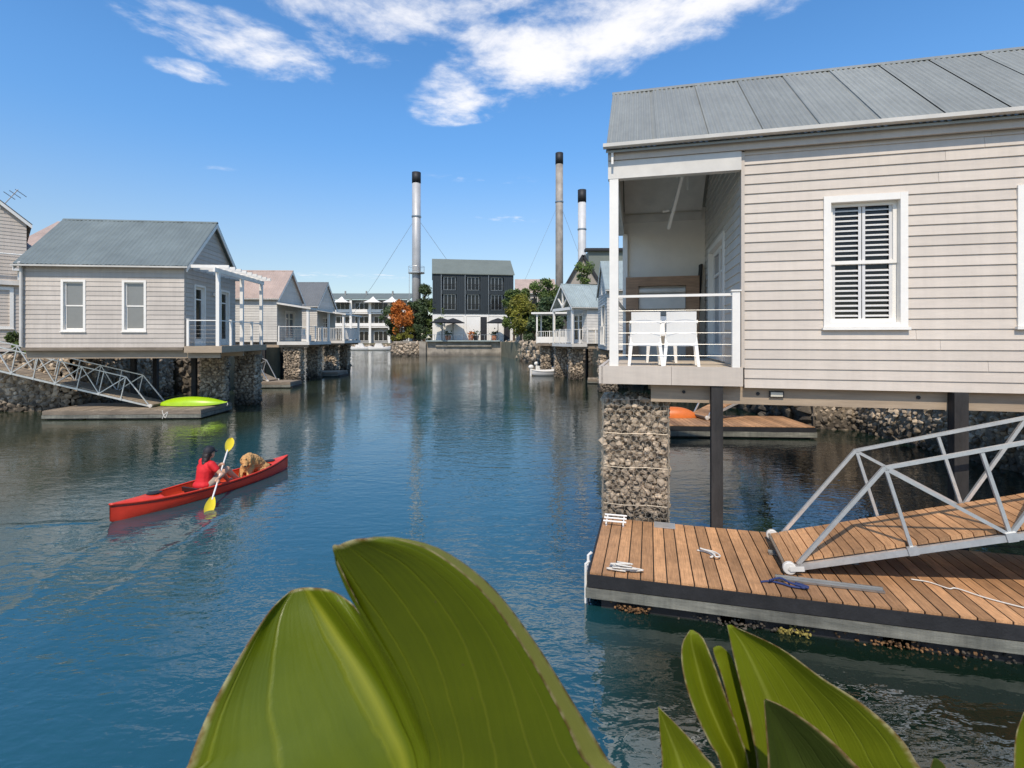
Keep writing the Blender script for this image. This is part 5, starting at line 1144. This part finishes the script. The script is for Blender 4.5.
def leaf(parent, curves, m, u0=0, u1=1, n=46, sub=9, rim=(1, 1), mid=(), th=.0011, rimw=.10, name='leaf', seed=0, curl=0.0, tipw=0.0):
    """curves: side-by-side lines from the leaf's foot to its tip, each a list of world points; lofted, thickened"""
    cs = [cat(c, n) for c in curves]; nc = len(cs); cols = []
    for i in range(nc - 1):
        for k in range(sub + (1 if i == nc - 2 else 0)): cols.append((i + k / sub))
    V = []; uvs = []; rims = []; mids = []
    for j in range(n + 1):
        for q in cols:
            i = min(nc - 2, int(q)); t = q - i; p0 = cs[max(0, i - 1)][j] if i > 0 else cs[0][j] * 2 - cs[1][j]; p1, p2 = cs[i][j], cs[i + 1][j]; p3 = cs[i + 2][j] if i + 2 < nc else cs[i + 1][j] * 2 - cs[i][j]
            p = .5 * ((2 * p1) + (p2 - p0) * t + (2 * p0 - 5 * p1 + 4 * p2 - p3) * t * t + (3 * p1 - p0 - 3 * p2 + p3) * t ** 3)
            e0, e1 = q / (nc - 1), 1 - q / (nc - 1); rr = 0
            w_ = rimw * (1 + .9 * noise.noise(Vector((j * .33, seed, q * 0))))
            if rim[0] and j / n >= rim[0] - 1e-6 + (0 if rim[0] != 1 else -1) and e0 < w_ * .25: rr = max(rr, 1 - e0 / (w_ * .25))
            if rim[1] and e1 < w_ * .25: rr = max(rr, 1 - e1 / (w_ * .25))
            if tipw and 1 - j / n < tipw * (1 + .8 * noise.noise(Vector((q * 2.1, seed, 4)))): rr = 1
            V.append(p); uvs.append((u0 + (u1 - u0) * q / (nc - 1), j / n)); rims.append(min(1, rr))
            mids.append(max([0] + [max(0, 1 - abs(q - mm) / .09) for mm in mid]))
    m_ = len(cols); Fc = [(j * m_ + k, j * m_ + k + 1, (j + 1) * m_ + k + 1, (j + 1) * m_ + k) for j in range(n) for k in range(m_ - 1)]
    me = bpy.data.meshes.new(name); me.from_pydata(V, [], Fc); ul = me.uv_layers.new(name='leaf')
    for lp in me.loops: ul.data[lp.index].uv = uvs[lp.vertex_index]
    a = me.attributes.new('rim', 'FLOAT', 'POINT'); a.data.foreach_set('value', rims); a = me.attributes.new('mid', 'FLOAT', 'POINT'); a.data.foreach_set('value', mids)
    me.polygons.foreach_set('use_smooth', [True] * len(me.polygons)); me.materials.append(m)
    o = bpy.data.objects.new(name, me); COL.objects.link(o); s = o.modifiers.new('thickness', 'SOLIDIFY'); s.thickness = th; s.offset = 0
    if parent: o.parent = parent; o.matrix_parent_inverse = Matrix.Identity(4); me.transform(Matrix.Translation(-Vector(parent.location)))
    return o
def Q(px, py, d): return P(px, py, d)
def stem(parent, pts, r):
    o = MB(); o.tube([Vector(p) - Vector(parent.location) for p in pts], r, 10); return o.build('stem', STEM, parent, smooth=True)
g1 = root('broad_leaf_plant', (-.12, .62, 1.35), 0, 'large dark green glossy leaf split into two lobes, in the near foreground', 'plant')
B = (420, 900)
def dr(y, k=0): return .552 + .143 * max(0, min(1.3, (y - 538) / 240)) ** .8 + k
def RQ(pts, k=0): return [Q(x, y, dr(y, k)) for x, y in pts]
lA = [Q(*B, .68), Q(178, 800, .615), Q(187, 768, .62), Q(205, 720, .635), Q(228, 676, .655), Q(255, 632, .69), Q(273, 607, .72), Q(289, 592, .745)]
lA2 = [Q(*B, .68), Q(290, 800, .640), Q(268, 740, .655), Q(264, 692, .675), Q(270, 650, .70), Q(280, 612, .732), Q(294, 589.5, .750)]
lB = [Q(*B, .68), Q(407, 775, .705), Q(388, 726, .715), Q(364, 680, .728), Q(337, 637, .742), Q(318, 606, .751), Q(306, 587.5, .753)]
lC = [Q(420, 900, .685), Q(420, 775, .703), Q(403, 721, .708), Q(382, 675, .712), Q(358, 633, .712), Q(340, 606, .722), Q(330, 590, .735)]
lM = [Q(420, 900, .69), Q(426, 775, .702), Q(411, 718, .704), Q(391, 672, .702), Q(367, 630, .700), Q(350, 602, .712)]
lN = RQ([(420, 900), (432, 775), (418, 715), (398, 670), (374, 630), (364, 617)], .012)
rC = RQ([(420, 900), (433, 775), (419, 715), (399, 670), (373, 628), (352, 598), (338, 570), (334, 553)], .011)
rC2 = RQ([(424, 900), (455, 780), (446, 715), (428, 660), (402, 614), (372, 575), (349, 551), (340, 545)], .004)
rD = RQ([(428, 900), (492, 790), (488, 720), (470, 655), (442, 603), (408, 566), (376, 548), (353, 540)])
rE = RQ([(432, 900), (540, 800), (535, 735), (512, 668), (480, 613), (442, 572), (402, 549), (364, 538.5)])
rF = RQ([(440, 900), (590, 800), (578, 752), (552, 698), (518, 640), (478, 588), (432, 552), (395, 539.5), (372, 537.5)], .006)
leaf(g1, [lA, lA2, lB, lC, lM, lN, rC, rC2, rD, rE, rF], LM, 0, 1, n=70, sub=6, rim=(1, 0), mid=(2,), name='leaf', seed=3, rimw=.022, tipw=.009)
# the right margin rolls back and shows its yellow edge
cG = [Q(445, 900, .73)] + [Q(x, y, dr(y, .026 if y > 545 else .012)) for x, y in [(630, 800), (608, 760), (573, 702), (535, 642), (493, 588), (446, 552), (404, 538.5)]] + [Q(374, 537, dr(537, .007))]
CURL = leafmat('leaf_curled_edge', (.20, .215, .035), (.30, .29, .06), (.36, .34, .10), (.45, .36, .18), nv=2.0, rough=.45)
leaf(g1, [rF, cG], CURL, 0, 1, rim=(1, 1), name='leaf_edge', seed=5, rimw=.35, sub=5)
stem(g1, [Q(424, 870, .70), Q(440, 1000, .64), (-.10, .62, 1.9), (-.12, .62, 1.35)], [.014, .017, .02, .024])

g2 = root('broad_leaf_plant', (.42, .75, 1.35), 0, 'bright green upright leaves below the dock at the lower right', 'plant')
D = .95
def LF(rows, m, **k): return leaf(g2, [[Q(x, y, d) for x, y, d in r_] for r_ in rows], m, **k)
LF([[(745, 880, D), (722, 770, D - .03), (709, 742, D - .03), (693, 707, D - .03), (683, 672, D - .02), (682, 645, D - .01), (690, 630, D)],
    [(748, 880, D + .01), (738, 775, D + .015), (722, 735, D + .015), (706, 697, D + .015), (696, 662, D + .01), (691, 640, D), (691.5, 630, D)],
    [(752, 880, D), (750, 775, D - .02), (740, 735, D - .02), (727, 700, D - .02), (714, 664, D - .02), (703, 638, D - .01), (693, 630, D)]], LB, mid=(1,), seed=2, rimw=.06)
LF([[(752, 880, D + .02), (752, 790, D + .02), (741, 745, D + .02), (730, 708, D + .02), (722, 678, D + .02), (714, 655, D + .03), (713, 648, D + .03)],
    [(756, 880, D + .03), (758, 780, D + .03), (750, 735, D + .03), (740, 700, D + .03), (732, 672, D + .03), (724, 652, D + .03), (717, 646, D + .03)],
    [(760, 880, D + .03), (764, 780, D + .03), (758, 735, D + .03), (748, 702, D + .03), (739, 680, D + .03), (731, 656, D + .03), (721, 646, D + .03)]], LB, seed=4, rimw=.07)
LF([[(758, 890, D), (758, 780, D), (752, 735, D), (744, 700, D), (737, 672, D), (731, 645, D), (727, 625, D)],
    [(775, 890, D), (790, 790, D + .03), (783, 745, D + .03), (772, 708, D + .03), (758, 675, D + .02), (743, 645, D + .01), (729, 625, D)],
    [(800, 890, D), (850, 800, D + .02), (842, 758, D + .02), (826, 722, D + .02), (802, 688, D + .015), (768, 650, D + .01), (731, 625, D)],
    [(840, 890, D - .04), (925, 800, D - .04), (913, 757, D - .04), (893, 730, D - .04), (860, 702, D - .03), (822, 678, D - .02), (780, 648, D - .01), (733, 626, D)]], LB, mid=(1,), seed=6, rimw=.045)
LF([[(700, 900, D - .1), (664, 800, D - .1), (662, 760, D - .1), (660, 735, D - .1), (658, 707, D - .1)],
    [(720, 900, D - .09), (690, 800, D - .08), (678, 758, D - .08), (667, 730, D - .09), (658.6, 707, D - .1)],
    [(745, 900, D - .1), (722, 785, D - .1), (704, 755, D - .1), (680, 728, D - .1), (659.5, 708, D - .1)]], LB, mid=(1,), seed=7, rimw=.055)
LF([[(770, 900, D - .14), (768, 800, D - .14), (768, 760, D - .14), (766, 730, D - .14), (764, 700, D - .14)],
    [(800, 900, D - .10), (806, 800, D - .09), (796, 760, D - .09), (780, 728, D - .11), (765, 700, D - .14)],
    [(870, 900, D - .14), (880, 800, D - .15), (852, 761, D - .15), (820, 731, D - .14), (786, 708, D - .14), (766, 699, D - .14)]], LD, seed=9, rimw=.06)
LF([[(918, 880, D), (925, 800, D), (930, 770, D), (933, 759, D)], [(940, 880, D), (938, 800, D), (937, 772, D), (935, 758, D)], [(970, 880, D), (955, 800, D), (946, 768, D), (938, 759, D)]], LD, seed=12, rimw=.15)
for x in (752, 770, 815): stem(g2, [Q(x, 870, D - .02), Q(x - 10, 1010, D - .08), (.42 + (x - 770) * .0008, .76, 1.8), (.42 + (x - 770) * .0005, .75, 1.35)], [.010, .012, .014, .016])
g3 = root('broad_leaf_plant', (.95, .75, 1.35), 0, 'bright green leaf cut off by the lower right corner of the photo', 'plant')
leaf(g3, [[Q(x, y, d) for x, y, d in r_] for r_ in [
    [(1040, 900, .9), (1016, 800, .9), (1014, 765, .9), (1016, 735, .9), (1024, 712, .9)],
    [(1055, 900, .92), (1040, 800, .93), (1034, 765, .93), (1030, 735, .92), (1025.5, 712, .9)],
    [(1075, 900, .9), (1070, 800, .9), (1060, 765, .9), (1046, 735, .9), (1027, 712, .9)]]], LB, seed=13, rimw=.055)
stem(g3, [Q(1056, 880, .91), Q(1050, 1000, .85), (.95, .75, 1.35)], [.01, .013, .016])

# ------------------------------------------------------------------ every Empty sits at the foot of its own thing
bpy.context.view_layer.update()
def kin(o):
    for c in o.children:
        yield c
        yield from kin(c)
for r_ in [o for o in COL.objects if o.type == 'EMPTY' and not o.parent]:
    ms = [c for c in kin(r_) if c.type == 'MESH']
    if not ms: continue
    lo = [min(v.co[i] for c in ms for v in c.data.vertices) for i in range(3)]; hi = [max(v.co[i] for c in ms for v in c.data.vertices) for i in range(3)]
    off = Vector(((lo[0] + hi[0]) / 2, (lo[1] + hi[1]) / 2, 0))
    if off.length < 1.5: continue
    for c in ms: c.data.transform(Matrix.Translation(-off))
    r_.location = r_.location + r_.rotation_euler.to_matrix() @ off
